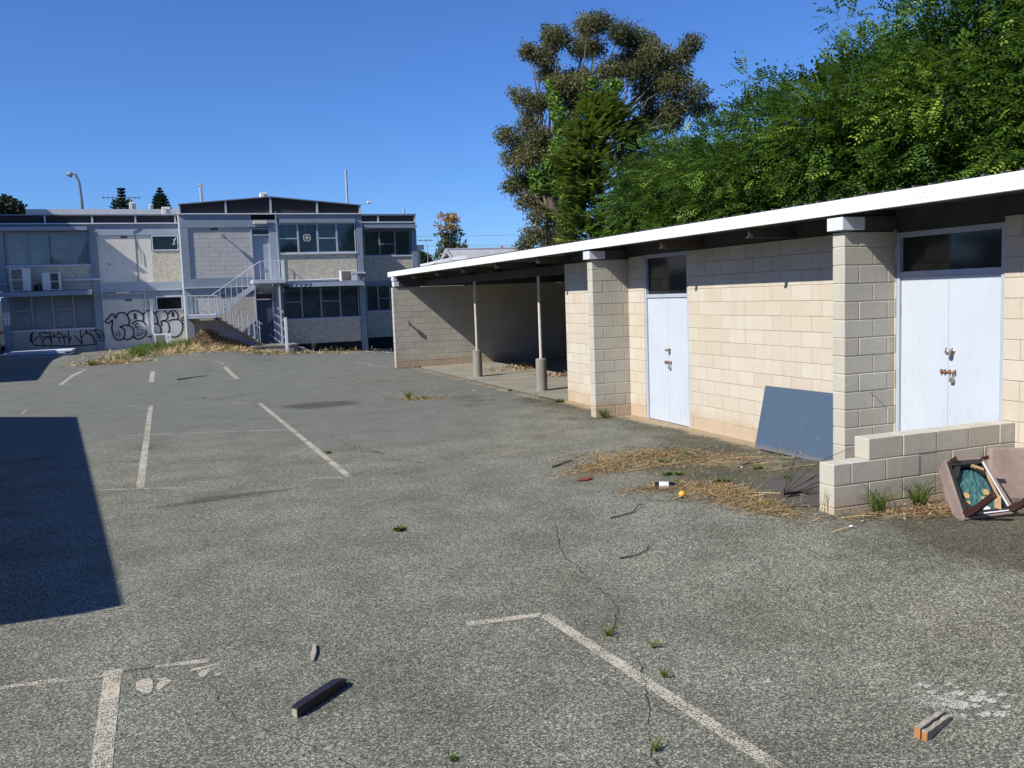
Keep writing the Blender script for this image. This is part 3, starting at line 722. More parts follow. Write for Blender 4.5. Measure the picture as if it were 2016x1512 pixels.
# backrest pad lying behind to the right, and the rolled arm on the left
bk = MB(); bp = [(-.62, 6.10, .13), (.30, 5.80, .13), (.34, 5.98, .56), (-.40, 6.28, .60)]
bk.prism([Vector(q) for q in bp], Vector((.02, .07, -.02))); ob = bk.build('backrest', 'mauve', ch)
bv = ob.modifiers.new('round', 'BEVEL'); bv.width = .03; bv.segments = 4
ar = MB(); ar.tube([(-1.13, 6.10, .48), (-1.155, 6.10, .42), (-1.17, 6.06, .33), (-1.175, 6.02, .23), (-1.165, 5.98, .16)], [.025, .038, .044, .048, .04], 14); ar.build('front_roll', 'mauve', ch, smooth=True)

# bottle, orange and small litter
bt = thing('wine_bottle', (-2.75, 8.15, .08), 'dark wine bottle with white label lying on dry straw', 'bottle')
d = Vector((.75, -.40, 0)).normalized(); a0 = Vector((-2.86, 8.36, 0)); a0.z = float(gh(a0.x, a0.y))+.04
pr_ = [(0, .030), (.004, .037), (.17, .0375), (.20, .034), (.225, .020), (.245, .0145), (.30, .0135), (.302, .0155), (.315, .0155), (.316, .011)]
b1 = MB(); b1.tube([a0+d*t for t, r in pr_], [r for t, r in pr_], 20); b1.build('bottle_body', 'bottle', bt, smooth=True)
b2 = MB(); b2.tube([a0+d*.045, a0+d*.145], .0382, 20, cap=False); b2.build('label', 'label', bt, smooth=True)
og = MB(); c = Vector((-2.88, 7.78, 0)); c.z = float(gh(c.x, c.y))+.033
og.tube([c+Vector((0, 0, .034*math.sin(a))) for a in np.linspace(-1.5, 1.5, 13)], [max(.002, .036*math.cos(a)) for a in np.linspace(-1.5, 1.5, 13)], 20)
orange = og.build('orange_fruit', 'orange', smooth=True); tag(orange, 'small bright orange fruit on the asphalt in front of the bottle', 'orange')
rl = MB(); z = float(gh(-3.21, 9.39)); rl.prism([(-3.32, 9.36, z+.01), (-3.2, 9.33, z+.012), (-3.08, 9.40, z+.02), (-3.12, 9.44, z+.015), (-3.27, 9.42, z+.012)], (0, 0, .008))
tag(rl.build('bark_flake', 'red_leaf'), 'small red brown curled flake on the grey asphalt', 'bark flake')
# offcuts of timber
oc1 = thing('black_timber_offcut', (-6.99, 4.87, 0), 'black stained square timber offcut lying in the foreground near the painted bay number', 'timber')
A_, B_ = Vector((-7.155, 4.735, .035)), Vector((-6.835, 5.03, .03))
m_ = MB(); L = A_.lerp(B_, .12); Rm = A_.lerp(B_, .85)
dd = (B_-A_).normalized(); sd = dd.cross(Vector((0, 0, 1))).normalized(); up = Vector((0, 0, 1))
def sec(p, wd, h): return [p+sd*wd/2-up*.034, p-sd*wd/2-up*.034, p-sd*wd/2+up*(h-.034), p+sd*wd/2+up*(h-.034)]
secs = [sec(A_, .046, .052), sec(L, .056, .060), sec(Rm, .056, .060), sec(B_, .036, .042)]
V_ = [q for s_ in secs for q in s_]; F_ = [(0, 1, 2, 3), (15, 14, 13, 12)]
for k in range(3):
    for q in range(4): F_.append((k*4+q, k*4+4+q, k*4+4+(q+1) % 4, k*4+(q+1) % 4))
m_.add(V_, F_); ob = m_.build('timber', 'black_timber', oc1)
bv = ob.modifiers.new('edge', 'BEVEL'); bv.width = .003; bv.segments = 2
ce = MB(); ce.prism([p-dd*.0005 for p in sec(A_+up*.004, .034, .042)], -dd*.002); ce.build('cut_end', 'timber_grey', oc1)
oc2 = thing('split_timber_offcut', (-4.26, 3.21, .1), 'grey split timber offcut with an orange sawn end, in the lower right foreground', 'timber')
A_, B_ = Vector((-4.405, 3.175, 0)), Vector((-4.135, 3.275, 0)); A_.z = float(gh(A_.x, A_.y)); B_.z = float(gh(B_.x, B_.y))
dd = (B_-A_).normalized(); sd = dd.cross(up).normalized()
m_ = MB(); rj = random.Random(4)
for off, wd, h0, h1, ln in ((-.016, .030, .060, .034, 1.0), (.017, .026, .048, .026, .93)):
    pts_ = []
    for k in range(7):
        t = k/6*ln; p = A_.lerp(B_, t)+sd*(off+rj.uniform(-.002, .002)); h = h0+(h1-h0)*t+rj.uniform(-.004, .004); wv = wd*(1-.25*t)
        pts_ += [p-sd*wv/2, p+sd*wv/2, p+sd*wv/2+up*h, p-sd*wv/2+up*(h+rj.uniform(-.006, .006))]
    F_ = [(0, 1, 2, 3), (27, 26, 25, 24)]
    for k in range(6):
        for q in range(4): F_.append((k*4+q, k*4+4+q, k*4+4+(q+1) % 4, k*4+(q+1) % 4))
    m_.add(pts_, F_)
m_.build('timber', 'timber_grey', oc2)
ce = MB()
for off, wd, h in ((-.016, .028, .056), (.017, .024, .044)):
    p = A_+sd*off-dd*.001; ce.prism([p-sd*wd/2+up*.002, p+sd*wd/2+up*.002, p+sd*wd/2+up*h, p-sd*wd/2+up*h], -dd*.002)
ce.build('sawn_end', 'timber_orange', oc2)
wc = MB(); p0, p1 = Vector((-6.955, 5.44, .006)), Vector((-6.905, 5.69, .012)); sd = (p1-p0).normalized().cross(up)
wc.add([p0-sd*.008, p0+sd*.010, p0.lerp(p1, .5)+sd*.022, p1+sd*.009, p1-sd*.006, p0.lerp(p1, .45)-sd*.018]+[q+up*.012 for q in (p0-sd*.006, p0+sd*.008, p0.lerp(p1, .5)+sd*.018, p1+sd*.007, p1-sd*.004, p0.lerp(p1, .45)-sd*.014)],
       [(5, 4, 3, 2, 1, 0), (6, 7, 8, 9, 10, 11)]+[(k, (k+1) % 6, (k+1) % 6+6, k+6) for k in range(6)])
tag(wc.build('wood_chip', 'timber_grey'), 'small pale grey sliver of wood beyond the black timber offcut', 'wood chip')
def twig(name, pts, r, label, group='fallen twigs on the asphalt', side=()):
    m = MB(); pp = [(a, b_, float(gh(a, b_))+dz) for a, b_, dz in pts]
    n = len(pp); m.tube(pp, [r*(1-.6*k/(n-1)) for k in range(n)], 6)
    for s_ in side: m.tube([(a, b_, float(gh(a, b_))+dz) for a, b_, dz in s_], [r*.5, r*.25], 5)
    tag(m.build(name, 'twig'), label, 'twig', group)
twig('fallen_twig', [(-3.80, 7.57, .01), (-3.66, 7.55, .02), (-3.54, 7.60, .012), (-3.40, 7.74, .03), (-3.32, 7.78, .015)], .008, 'thin dark bent twig in front of the bottle, nearer the camera')
twig('fallen_twig', [(-4.30, 6.45, .01), (-4.16, 6.42, .015), (-4.02, 6.50, .012), (-3.90, 6.63, .03)], .007, 'thin dark twig with a side spur, nearest to the camera', side=[[(-4.02, 6.5, .012), (-3.96, 6.50, .05)]])
twig('fallen_twig', [(-7.45, 29.1, .02), (-7.1, 29.35, .03), (-6.8, 29.5, .05), (-6.5, 29.75, .03)], .022, 'long bleached stick lying between the far bay lines')
twig('fallen_twig', [(-3.2, 10.35, .01), (-2.9, 10.55, .02), (-2.4, 10.98, .02)], .012, 'grey twig at the left edge of the dry straw')
# bare branch lying over the mat
m = MB(); rb = random.Random(12); base = Vector((-2.20, 7.06, float(gh(-2.2, 7.06))+.05))
for k in range(11):
    a = rb.uniform(-.35, .5); L = rb.uniform(.35, .85); up_ = rb.choice([.02, .05, .1, .55, .7]) if k < 8 else .9
    d1 = Vector((math.cos(a), math.sin(a)*.8+.1, up_*.7)).normalized()
    pts_ = [base]; p = base.copy()
    for q in range(5):
        d1 = (d1+Vector((rb.uniform(-.2, .2), rb.uniform(-.2, .2), rb.uniform(-.15, .12)))).normalized(); p = p+d1*L/5; p.z = max(p.z, float(gh(p.x, p.y))+.012); pts_.append(p.copy())
    m.tube(pts_, [.008, .0065, .005, .004, .003, .002], 5)
m.tube([base+Vector((-.03, -.03, -.04)), base+Vector((.02, .02, .05))], [.03, .018], 7)
tag(m.build('bare_branch', 'twig'), 'bare forked branch lying on the dark mat behind the low wall', 'branch')
m = MB(); base = Vector((-1.30, 9.0, float(gh(-1.3, 9.0))+.02))
for k in range(4):
    a = rb.uniform(.0, .9); p = base.copy(); pts_ = [p.copy()]
    for q in range(4):
        p = p+Vector((math.cos(a)*.09+rb.uniform(-.02, .02), -math.sin(a)*.03, rb.uniform(-.01, .04))); pts_.append(p.copy())
    m.tube(pts_, [.006, .005, .004, .003, .002], 5)
tag(m.build('bare_branch', 'twig'), 'small forked dark twig between the straw and the leaning blue board', 'branch')
GB=[[(-9.38,1.41),(-9.31,1.48),(-9.27,1.7),(-9.38,1.98),(-9.58,2.06),(-9.77,2.0),(-9.85,1.8),(-9.92,1.97),(-10.02,2.0),(-10.16,1.83),(-10.32,1.68),(-10.18,1.58),(-10.0,1.71),(-10.05,1.37),(-10.01,1.01),(-9.92,0.82),(-9.74,0.77),(-9.56,0.87),(-9.5,1.12),(-9.55,1.31),(-9.71,1.38)],[(-9.71,1.38),(-9.46,1.46),(-9.21,1.38),(-9.1,1.15),(-9.18,0.88),(-9.4,0.77),(-9.6,0.85)],[(-9.36,1.93),(-9.16,2.1),(-8.9,2.12),(-8.7,1.98),(-8.63,1.79),(-8.69,1.59)],[(-9.16,1.49),(-8.98,1.64),(-8.73,1.63),(-8.55,1.44),(-8.52,1.17),(-8.65,0.9),(-8.91,0.76),(-9.14,0.88)],[(-8.66,1.91),(-8.48,2.09),(-8.23,2.08),(-8.07,1.88),(-8.02,1.65),(-8.01,1.46)],[(-8.54,0.89),(-8.35,0.85),(-8.24,0.97),(-8.2,1.24),(-8.32,1.41)],[(-8.27,1.43),(-8.05,1.46),(-7.9,1.27),(-7.91,1.04),(-8.05,0.94),(-8.22,0.94)],[(-8.09,1.93),(-7.97,2.07),(-7.75,2.11),(-7.57,1.95),(-7.56,1.72),(-7.68,1.61),(-7.83,1.59),(-7.85,1.34)],[(-7.83,1.59),(-7.62,1.56),(-7.52,1.35),(-7.54,1.07),(-7.71,0.87),(-7.97,0.89)],[(-7.53,1.9),(-7.37,2.06),(-7.19,2.03),(-7.08,1.84),(-7.11,1.63)],[(-7.55,1.56),(-7.35,1.63),(-7.09,1.62),(-6.93,1.46),(-6.92,1.18),(-7.05,0.91),(-7.28,0.79),(-7.49,0.84),(-7.64,0.96)],[(-6.98,1.64),(-6.81,1.76)],[(-6.94,1.57),(-6.83,1.59)],[(-6.95,1.49),(-6.84,1.4)],[(-9.04,1.99),(-9.05,1.72)],[(-8.97,1.99),(-8.97,1.71)],[(-7.34,1.99),(-7.34,1.76)],[(-7.28,1.99),(-7.29,1.76)]]
GT=[[(-9.95,1.09),(-9.88,1.14),(-9.86,0.86)],[(-9.81,1.14),(-9.73,1.19),(-9.74,0.87)],[(-9.91,0.98),(-9.65,1.04)],[(-9.08,1.44),(-8.86,1.54)],[(-8.96,1.55),(-9.02,1.33),(-8.87,1.37)],[(-9.08,1.31),(-8.87,1.37),(-8.99,1.19)],[(-8.92,1.23),(-8.63,1.13),(-8.77,0.99),(-9.05,0.96)],[(-8.97,1.12),(-8.9,0.91),(-8.72,1.08),(-8.94,1.07)],[(-9.12,0.92),(-9.04,0.85)]]
GF=[[(-9.3,1.57),(-9.27,1.7),(-9.38,1.98),(-9.58,2.06),(-9.77,2.0),(-9.85,1.8),(-9.92,1.97),(-10.02,2.0),(-10.16,1.83),(-10.32,1.68),(-10.18,1.58),(-10.0,1.71),(-10.05,1.37),(-10.01,1.01),(-9.92,0.82),(-9.74,0.77),(-9.6,0.85),(-9.4,0.77),(-9.18,0.88),(-9.14,0.88),(-8.91,0.76),(-8.65,0.9),(-8.54,0.89),(-8.35,0.85),(-8.22,0.94),(-7.97,0.89),(-7.71,0.87),(-7.64,0.96),(-7.49,0.84),(-7.28,0.79),(-7.05,0.91),(-6.92,1.18),(-6.93,1.46),(-7.09,1.62),(-7.08,1.84),(-7.19,2.03),(-7.37,2.06),(-7.53,1.9),(-7.57,1.95),(-7.75,2.11),(-7.97,2.07),(-8.07,1.88),(-8.23,2.08),(-8.48,2.09),(-8.66,1.91),(-8.7,1.98),(-8.9,2.12),(-9.16,2.1),(-9.36,1.93)]]
G2=[[(-13.38,1.35),(-13.37,0.7),(-10.82,0.61),(-10.85,0.83),(-10.93,1.06),(-11.05,1.15),(-11.08,1.36),(-13.38,1.35)],[(-12.85,1.35),(-12.86,1.23)],[(-12.71,1.36),(-12.67,1.01),(-12.66,0.7)],[(-12.35,1.37),(-12.33,1.2)],[(-11.93,1.37),(-11.92,0.68)],[(-11.42,1.37),(-11.39,0.65)],[(-13.35,0.91),(-13.3,1.04),(-13.18,1.08),(-13.07,1.03),(-13.02,0.89),(-13.02,0.69)],[(-13.01,0.89),(-12.91,1.02),(-12.79,1.04),(-12.68,0.92)],[(-12.74,1.24),(-13.15,1.26),(-13.02,1.09),(-12.71,1.08)],[(-12.56,1.25),(-12.55,1.05),(-12.42,1.17),(-12.26,1.19),(-12.15,1.05),(-12.12,0.71)],[(-12.71,1.05),(-11.95,1.02)],[(-12.33,1.06),(-12.33,0.81)],[(-12.06,1.18),(-12.07,0.98)],[(-11.91,0.79),(-11.81,1.03)],[(-11.67,1.08),(-11.41,0.71)],[(-11.37,0.94),(-11.3,1.07),(-11.15,1.15),(-10.98,1.06),(-10.87,0.87),(-10.84,0.65)],[(-11.18,1.3),(-11.18,1.18)],[(-11.13,1.3),(-11.13,1.18)],[(-13.39,1.22),(-13.49,1.22),(-13.49,1.12),(-13.4,1.11)],[(-13.41,0.99),(-13.52,0.99),(-13.52,0.9),(-13.41,0.9)],[(-13.45,1.22),(-13.46,0.89)]]
GL=[[(-10.83,1.3),(-10.63,1.29),(-10.45,1.15),(-10.41,0.92),(-10.5,0.76),(-10.6,0.81),(-10.65,0.98),(-10.72,1.18),(-10.83,1.3)],[(-10.6,1.11),(-10.58,0.89),(-10.46,1.03),(-10.58,1.12)]]

# ------------------------------------------------------------------ two storey office building
off = thing('office_building', (-5, 46.5, 0), 'two storey pale block office building with blue pillars, gabled centre bay and graffiti', 'office building')
def fb(name, x0, x1, z0, z1, y0, y1, mat, parent=None, b=0.0):
    m = MB(); m.box(x0, x1, y0, y1, z0, z1, b); return m.build(name, mat, parent or off)
YC, YW = 42.5, 46.5
def window(x0, x1, z0, z1, Y, nm, trans=(), seed=0, sill=True, fan=False, void=(), dark=False):
    f = MB(); t = .05
    f.box(x0, x1, Y-.02, Y+.06, z1-t, z1); f.box(x0, x1, Y-.02, Y+.06, z0, z0+t); f.box(x0, x0+t, Y-.02, Y+.06, z0+t, z1-t); f.box(x1-t, x1, Y-.02, Y+.06, z0+t, z1-t)
    w_ = (x1-x0)/nm
    for k in range(1, nm): f.box(x0+w_*k-.04, x0+w_*k+.04, Y-.012, Y+.05, z0+t, z1-t)
    for k, zz in trans: f.box(x0+w_*k+(.04 if k else t), x0+w_*(k+1)-(.04 if k < nm-1 else t), Y-.008, Y+.04, zz-.025, zz+.025)
    wn = f.build('window', 'frame_blue' if (Y < 43 and z0 > 4) else 'alu', off)  # shade painted in: all but the sunlit window get darker frames
    g = MB(); g.box(x0+t, x1-t, Y+.018, Y+.024, z0+t, z1-t); g.build('pane', 'glass', wn)
    bl = MB(); r_ = random.Random(seed); x = x0+.02
    while x < x1-.12:
        if bl.f and any(v[0] < (x-x0)/(x1-x0) < v[1] for v in void): bl.build('blind', 'blind_dark' if dark else 'blind', wn, fix=False); bl = MB()
        ww = .115; a = r_.uniform(-.010, .010); zt = z1-.02; zb = z0+.03+r_.choice([0, 0, 0, .01, .02])
        sk = [v for v in void if v[0] < (x-x0)/(x1-x0) < v[1]]
        if not sk: bl.add([(x+.004, Y+.12+a, zb), (x+ww, Y+.13-a, zb), (x+ww, Y+.13-a, zt), (x+.004, Y+.12+a, zt)], [(0, 1, 2, 3)], r_.random())
        x += ww
    bl.build('blind', 'blind_dark' if dark else 'blind', wn, fix=False)
    bkp = MB(); bkp.box(x0, x1, Y+.36, Y+.38, z0, z1); bkp.build('dark_room', 'black', wn)
    if sill: fb('sill', x0-.06, x1+.06, z0-.06, z0-.002, Y-.07, Y+.1, 'ledge', wn)
    return wn
MT['blind_dark'] = simple('dim_curtain', (.20, .25, .25), .85, .15, 2.2, col2=(.10, .15, .12), streak=(.27, .31, .32), amt=.6)

# masonry mass behind the face, floors and roofs
mass = MB()
mass.box(-6.72, 1.20, YC+.42, 52, -.6, 6.20); mass.box(-14.5, -6.73, YW+.42, 54, -.6, 6.20); mass.box(1.21, 4.92, YW+.42, 54, -.6, 6.20)
mass.build('wall', 'wingwall', off)
# --- centre bay
def side(name, x, y0, y1, z0, z1, mat): fb(name, x-.02, x+.02, z0, z1, y0, y1, mat)
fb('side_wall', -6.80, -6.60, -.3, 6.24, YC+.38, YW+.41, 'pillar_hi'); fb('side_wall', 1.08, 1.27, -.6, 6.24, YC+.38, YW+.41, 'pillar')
fb('pillar', -6.80, -6.48, 3.45, 5.69, YC, YC+.379, 'pillar'); fb('pillar', -6.80, -6.48, -.3, 2.69, YC, YC+.379, 'pillar')
fb('pillar', 1.00, 1.27, 3.56, 6.24, YC, YC+.379, 'pillar'); fb('pillar', 1.0, 1.27, -.7, 3.50, YC+.001, YC+.378, 'pillar'); fb('ledge', .86, 1.33, 3.50, 3.56, YC-.06, YC+.378, 'ledge')
fb('beam', -6.80, -2.60, 5.692, 6.02, YC-.005, YC+.378, 'pillar'); fb('beam', -6.80, -3.76, 6.021, 6.26, YC+.03, YC+.376, 'pillar')
fb('open_vent', -3.74, -2.72, 6.03, 6.26, YC+.2, YC+.376, 'black'); fb('beam', -2.70, .999, 6.06, 6.26, YC+.03, YC+.376, 'pillar')
fb('fascia', -2.52, .97, 5.87, 6.058, YC-.07, YC+.30, 'pillar')
# grey blockwork beside the upper and lower doors
bwk = MB(); br = random.Random(21)
wall_x(bwk, YC+.06, YC+.377, -6.478, -3.80, 3.46, 5.69, -6.4); bwk.build('blockwork', 'block_grey', off); bwk = MB(); wall_x(bwk, YC+.06, YC+.377, -6.478, -3.80, -.2, 2.69, -6.3)
bwk.build('blockwork', 'block_grey', off); fb('mortar', -6.47, -3.81, -.2, 5.68, YC+.067, YC+.36, 'block_grey')
fb('beam', -6.80, -3.80, 3.05, 3.448, YC-.02, YC+.376, 'pillar'); fb('ledge', -6.83, -3.9, 3.025, 3.049, YC-.07, YC+.376, 'ledge'); fb('beam', -6.80, -3.80, 2.692, 3.024, YC+.03, YC+.376, 'pillar')
fb('air_vent', -5.52, -5.21, 5.57, 5.67, YC+.045, YC+.07, 'vent'); fb('air_vent', -5.30, -5.02, 2.585, 2.685, YC+.045, YC+.07, 'vent')
# doors
for z0, lab in ((3.33, 'upper door with peeling pale blue paint'), (.42, 'lower door, dark navy in the shade')):
    z1 = z0+1.99; fr = MB(); 
    for x0, x1 in ((-3.80, -3.75), (-3.02, -2.96)): fr.box(x0, x1, YC+.02, YC+.30, z0, z1+.33)
    fr.box(-3.749, -3.021, YC+.03, YC+.2, z1, z1+.05); fr.box(-3.749, -3.021, YC+.03, YC+.2, z1+.29, z1+.33)
    fo = fr.build('door_frame', 'frame_blue', off)
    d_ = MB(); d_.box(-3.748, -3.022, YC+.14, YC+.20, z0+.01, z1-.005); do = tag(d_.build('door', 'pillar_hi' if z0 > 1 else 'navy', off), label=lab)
    kb = MB(); kb.tube([(-3.68, YC+.14, z0+1.0), (-3.68, YC+.08, z0+1.0)], [.018, .03], 10); kb.build('door_knob', 'metal', do)
    g = MB(); g.box(-3.748, -3.022, YC+.15, YC+.17, z1+.051, z1+.289); g.build('transom_window', 'glass_black', off)
    fb('wall_strip', -2.955, -2.62, z0-.3, z1+.37 if z0 < 1 else 5.69, YC+.01, YC+.378, 'pillar_hi')
lt = MB(); lt.box(-3.67, -3.05, YC-.10, YC-.006, 5.82, 5.96, .02); lt.build('light_fitting', 'fixture', off)
pc = MB(); pc.tube([(-3.05, YC-.03, 5.90), (-2.72, YC-.03, 5.89), (-2.64, YC-.03, 5.80), (-2.62, YC-.03, 3.4)], .02, 8); pc.tube([(-2.66, YC-.05, 6.4), (-2.66, YC-.05, 5.7)], .018, 8); pc.build('conduit', 'galv', off)
def wall_lamp(x, y, z):
    m = MB(); m.tube([(x, y, z), (x, y-.26, z+.01)], .022, 8); m.tube([(x, y, z), (x, y-.03, z)], .06, 12); m.tube([(x, y-.22, z+.02), (x, y-.28, z-.02), (x, y-.40, z-.05)], [.05, .085, .10], 14); m.build('wall_lamp', 'fixture', off)
wall_lamp(-5.03, YC+.06, 5.34); wall_lamp(-9.95, YW+.05, 5.30)
# windows of the centre bay
window(-2.60, .96, 4.50, 5.86, YC+.05, 4, ((0, 5.17), (2, 5.17)), 1, void=((.26, .49),), dark=True)
window(-2.60, .96, 1.47, 3.03, YC+.05, 4, ((0, 2.26), (2, 2.26)), 2, dark=True)
fn = MB(); cx, cz = -1.305, 5.20
for k in range(24):
    a = 2*math.pi*k/24; r0_ = .150*(1/max(abs(math.cos(a)), abs(math.sin(a))))**.55; 
    a2 = 2*math.pi*(k+1)/24; r1_ = .150*(1/max(abs(math.cos(a2)), abs(math.sin(a2))))**.55
    fn.bar((cx+r0_*math.cos(a), YC+.035, cz+r0_*math.sin(a)), (cx+r1_*math.cos(a2), YC+.035, cz+r1_*math.sin(a2)), .03, .025, (0, 1, 0))
for k in range(10):
    a = 2*math.pi*k/10+.3; p0 = Vector((cx+.03*math.cos(a), YC+.035, cz+.03*math.sin(a))); p1 = Vector((cx+.115*math.cos(a), YC+.035, cz+.115*math.sin(a)))
    fn.bar(p0, p1, .02, .012, (0, 1, 0))
fn.tube([(cx, YC+.02, cz), (cx, YC+.045, cz)], .045, 14); fn.tube([(cx-.05, YC+.10, 5.82), (cx-.02, YC+.10, 5.55), (cx-.01, YC+.09, cz+.14)], [.035, .012, .008], 6)
fn.build('window_fan', 'fixture', off)
fb('added_shade_fin', -2.66, -2.605, .30, 3.02, YC-.42, YC+.008, 'pillar'); fb('spandrel', -2.60, .96, 3.22, 4.438, YC+.05, YC+.377, 'render'); fb('spandrel', -2.60, .99, .32, 1.408, YC+.05, YC+.377, 'render'); fb('plinth', -2.60, .99, -.7, .318, YC+.14, YC+.377, 'black')  # fin added to keep sun stripes off the lower spandrel
# projecting canopy over the lower windows
cn = MB(); cn.box(-2.35, 1.05, YC-.80, YC+.0, 3.03, 3.075); cn.prism([(-2.35, YC-.84, 2.93), (1.05, YC-.84, 2.93), (1.05, YC-.80, 3.12), (-2.35, YC-.80, 3.12)], (0, -.02, 0)); cn.box(-2.6, .999, YC-.04, YC+.37, 3.076, 3.218)
cn.build('canopy', 'hood', off)
pp_ = MB(); pp_.tube([(-2.3, YC-.08, 3.26), (-1.2, YC-.08, 3.25), (.05, YC-.08, 3.28), (.1, YC-.1, 3.35)], .03, 8); pp_.tube([(.75, YC-.2, 3.5), (.86, YC-.05, 3.52), (.88, YC-.05, 3.42), (.80, YC-.2, 3.38)], .02, 8); pp_.build('pipe', 'cap_metal', off)
# gabled parapet
GT_ = [(-6.80, 6.73), (-2.85, 7.08), (1.27, 6.71)]
g = MB(); g.prism([(-6.75, YC+.14, 6.30), (1.22, YC+.14, 6.30), (1.22, YC+.14, 6.68), (-2.85, YC+.14, 7.04), (-6.75, YC+.14, 6.70)], (0, .06, 0)); g.build('parapet', 'parapet', off)
fb('ledge', -6.86, 1.33, 6.262, 6.31, YC-.075, YC+.34, 'ledge')
cap = MB()
for a, b_ in ((GT_[0], GT_[1]), (GT_[1], GT_[2])): cap.prism([(a[0], YC-.02, a[1]-.04), (b_[0], YC-.02, b_[1]-.04), (b_[0], YC-.02, b_[1]), (a[0], YC-.02, a[1])], (0, .3, 0))
cap.build('parapet_cap', 'blue_grey', off)
for xm, zt in ((-6.76, 6.70), (-4.81, 6.86), (-2.85, 7.03), (-.76, 6.85), (1.22, 6.67)): fb('parapet_mullion', xm-.04, xm+.04, 6.312, zt, YC+.02, YC+.13, 'mull')
rf = MB(); rf.prism([(-6.8, YC+.29, 6.6), (-2.85, YC+.29, 6.98), (1.27, YC+.29, 6.6), (1.27, YC+.29, 6.3), (-6.8, YC+.29, 6.3)], (0, 10, 0)); rf.prism([(-14.6, YW+.3, 6.3), (4.98, YW+.3, 6.3), (4.98, YW+.3, 6.58), (-14.6, YW+.3, 6.58)], (0, 8, 0)); rf.build('roof', 'corr', off)

# --- wings
def wing_parapet(x0, x1, mul):
    fb('parapet', x0, x1, 6.28, 6.60, YW+.14, YW+.20, 'parapet'); fb('ledge', x0, x1, 6.21, 6.26, YW-.075, YW+.34, 'ledge'); fb('parapet_cap', x0, x1, 6.62, 6.66, YW-.02, YW+.3, 'blue_grey')
    for xm in mul: fb('parapet_mullion', xm-.04, xm+.04, 6.262, 6.618, YW+.02, YW+.13, 'mull')
wing_parapet(-14.62, -6.81, (-14.55, -12.5, -10.53, -8.67, -6.9)); wing_parapet(1.28, 5.02, (2.99, 4.95))
fb('beam', -14.55, -6.81, 5.90, 6.20, YW+.03, YW+.377, 'pillar'); fb('beam', -10.42, -6.81, 5.69, 5.999, YW-.004, YW+.02, 'pillar_hi')
fb('beam', 1.28, 4.96, 5.85, 6.20, YW+.03, YW+.377, 'pillar')
fb('pillar', -10.72, -10.40, -.2, 5.898, YW-.02, YW+.378, 'pillar'); fb('pillar', -14.56, -14.24, -.3, 2.93, YW-.02, YW+.378, 'pillar'); fb('pillar', -14.6, -14.24, 3.2, 5.898, YW-.02, YW+.378, 'pillar')
fb('pillar', 4.70, 4.98, -.7, 5.848, YW-.02, YW+.378, 'pillar')
# left wing, window half
window(-14.22, -10.74, 4.36, 5.88, YW+.08, 4, ((0, 5.10), (2, 5.10)), 3, void=((.48, .53),)); window(-14.22, -10.74, 1.40, 3.0, YW+.08, 4, ((0, 2.3), (2, 2.32)), 4, void=((.70, .75),))
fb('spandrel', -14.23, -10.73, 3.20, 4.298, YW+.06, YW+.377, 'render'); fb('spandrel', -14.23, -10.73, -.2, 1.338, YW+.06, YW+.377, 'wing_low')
def hood(x0, x1, zt, zf, pr, Y):
    m = MB(); m.prism([(x0, Y+.1, zt+.05), (x0, Y-pr, zt), (x0, Y-pr, zf), (x0, Y-pr+.03, zf), (x0, Y-pr+.03, zt-.04), (x0, Y+.1, zt+.01)], (x1-x0, 0, 0)); return m.build('window_hood', 'hood', off)
hood(-14.5, -10.75, 6.06, 5.90, .5, YW-.02)
hd = hood(-14.5, -10.72, 3.14, 2.94, .82, YW-.02)
fb('cable_tray', -11.98, -10.1, 3.62, 3.70, YW-.06, YW-.022, 'ledge')
tu = MB(); tu.tube([(-12, YW-.1, 3.5), (-10.74, YW-.1, 3.47), (-10.38, YW-.05, 3.45), (-10.36, YW-.05, 1.2)], .014, 6); tu.tube([(-14.6, YW-.1, 3.52), (-13.9, YW-.1, 3.5)], .02, 6); tu.build('conduit', 'galv', off)
# left wing, solid half
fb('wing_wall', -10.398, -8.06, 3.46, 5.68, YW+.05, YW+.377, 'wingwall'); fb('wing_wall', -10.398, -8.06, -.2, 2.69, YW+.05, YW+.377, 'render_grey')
fb('render_panel', -8.058, -6.81, 3.46, 4.93, YW+.04, YW+.377, 'render'); fb('render_panel', -8.058, -6.81, -.2, 2.08, YW+.04, YW+.377, 'render')
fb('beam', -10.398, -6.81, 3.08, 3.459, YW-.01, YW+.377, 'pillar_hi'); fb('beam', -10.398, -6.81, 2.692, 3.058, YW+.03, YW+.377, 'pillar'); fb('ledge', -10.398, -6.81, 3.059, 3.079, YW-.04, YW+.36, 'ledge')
for z0, z1 in ((4.94, 5.67), (2.10, 2.78)):
    f = MB(); x0, x1 = -8.03, -6.83
    for q in ((x0, x1, z1-.05, z1), (x0, x1, z0, z0+.05), (x0, x0+.05, z0+.05, z1-.05), (x1-.05, x1, z0+.05, z1-.05)): f.box(q[0], q[1], YW+.0, YW+.1, q[2], q[3])
    wn = f.build('window', 'ledge', off); gq = MB(); gq.box(x0+.05, x1-.05, YW+.05, YW+.06, z0+.05, z1-.05); gq.build('pane', 'glass_black', wn)
    if z0 > 4:
        sq = MB(); sq.bar((-7.05, YW-.15, 5.45), (-6.98, YW+.05, 5.2), .03, .02); sq.bar((-7.08, YW-.02, 5.20), (-6.93, YW-.12, 5.55), .03, .02); sq.build('window_stay', 'ledge', wn)
fb('air_vent', -9.37, -9.08, 5.55, 5.65, YW+.035, YW+.06, 'vent'); fb('air_vent', -9.38, -9.09, 2.585, 2.685, YW+.035, YW+.06, 'vent'); fb('air_vent', -10.0, -9.89, 4.33, 4.38, YW+.04, YW+.06, 'vent')
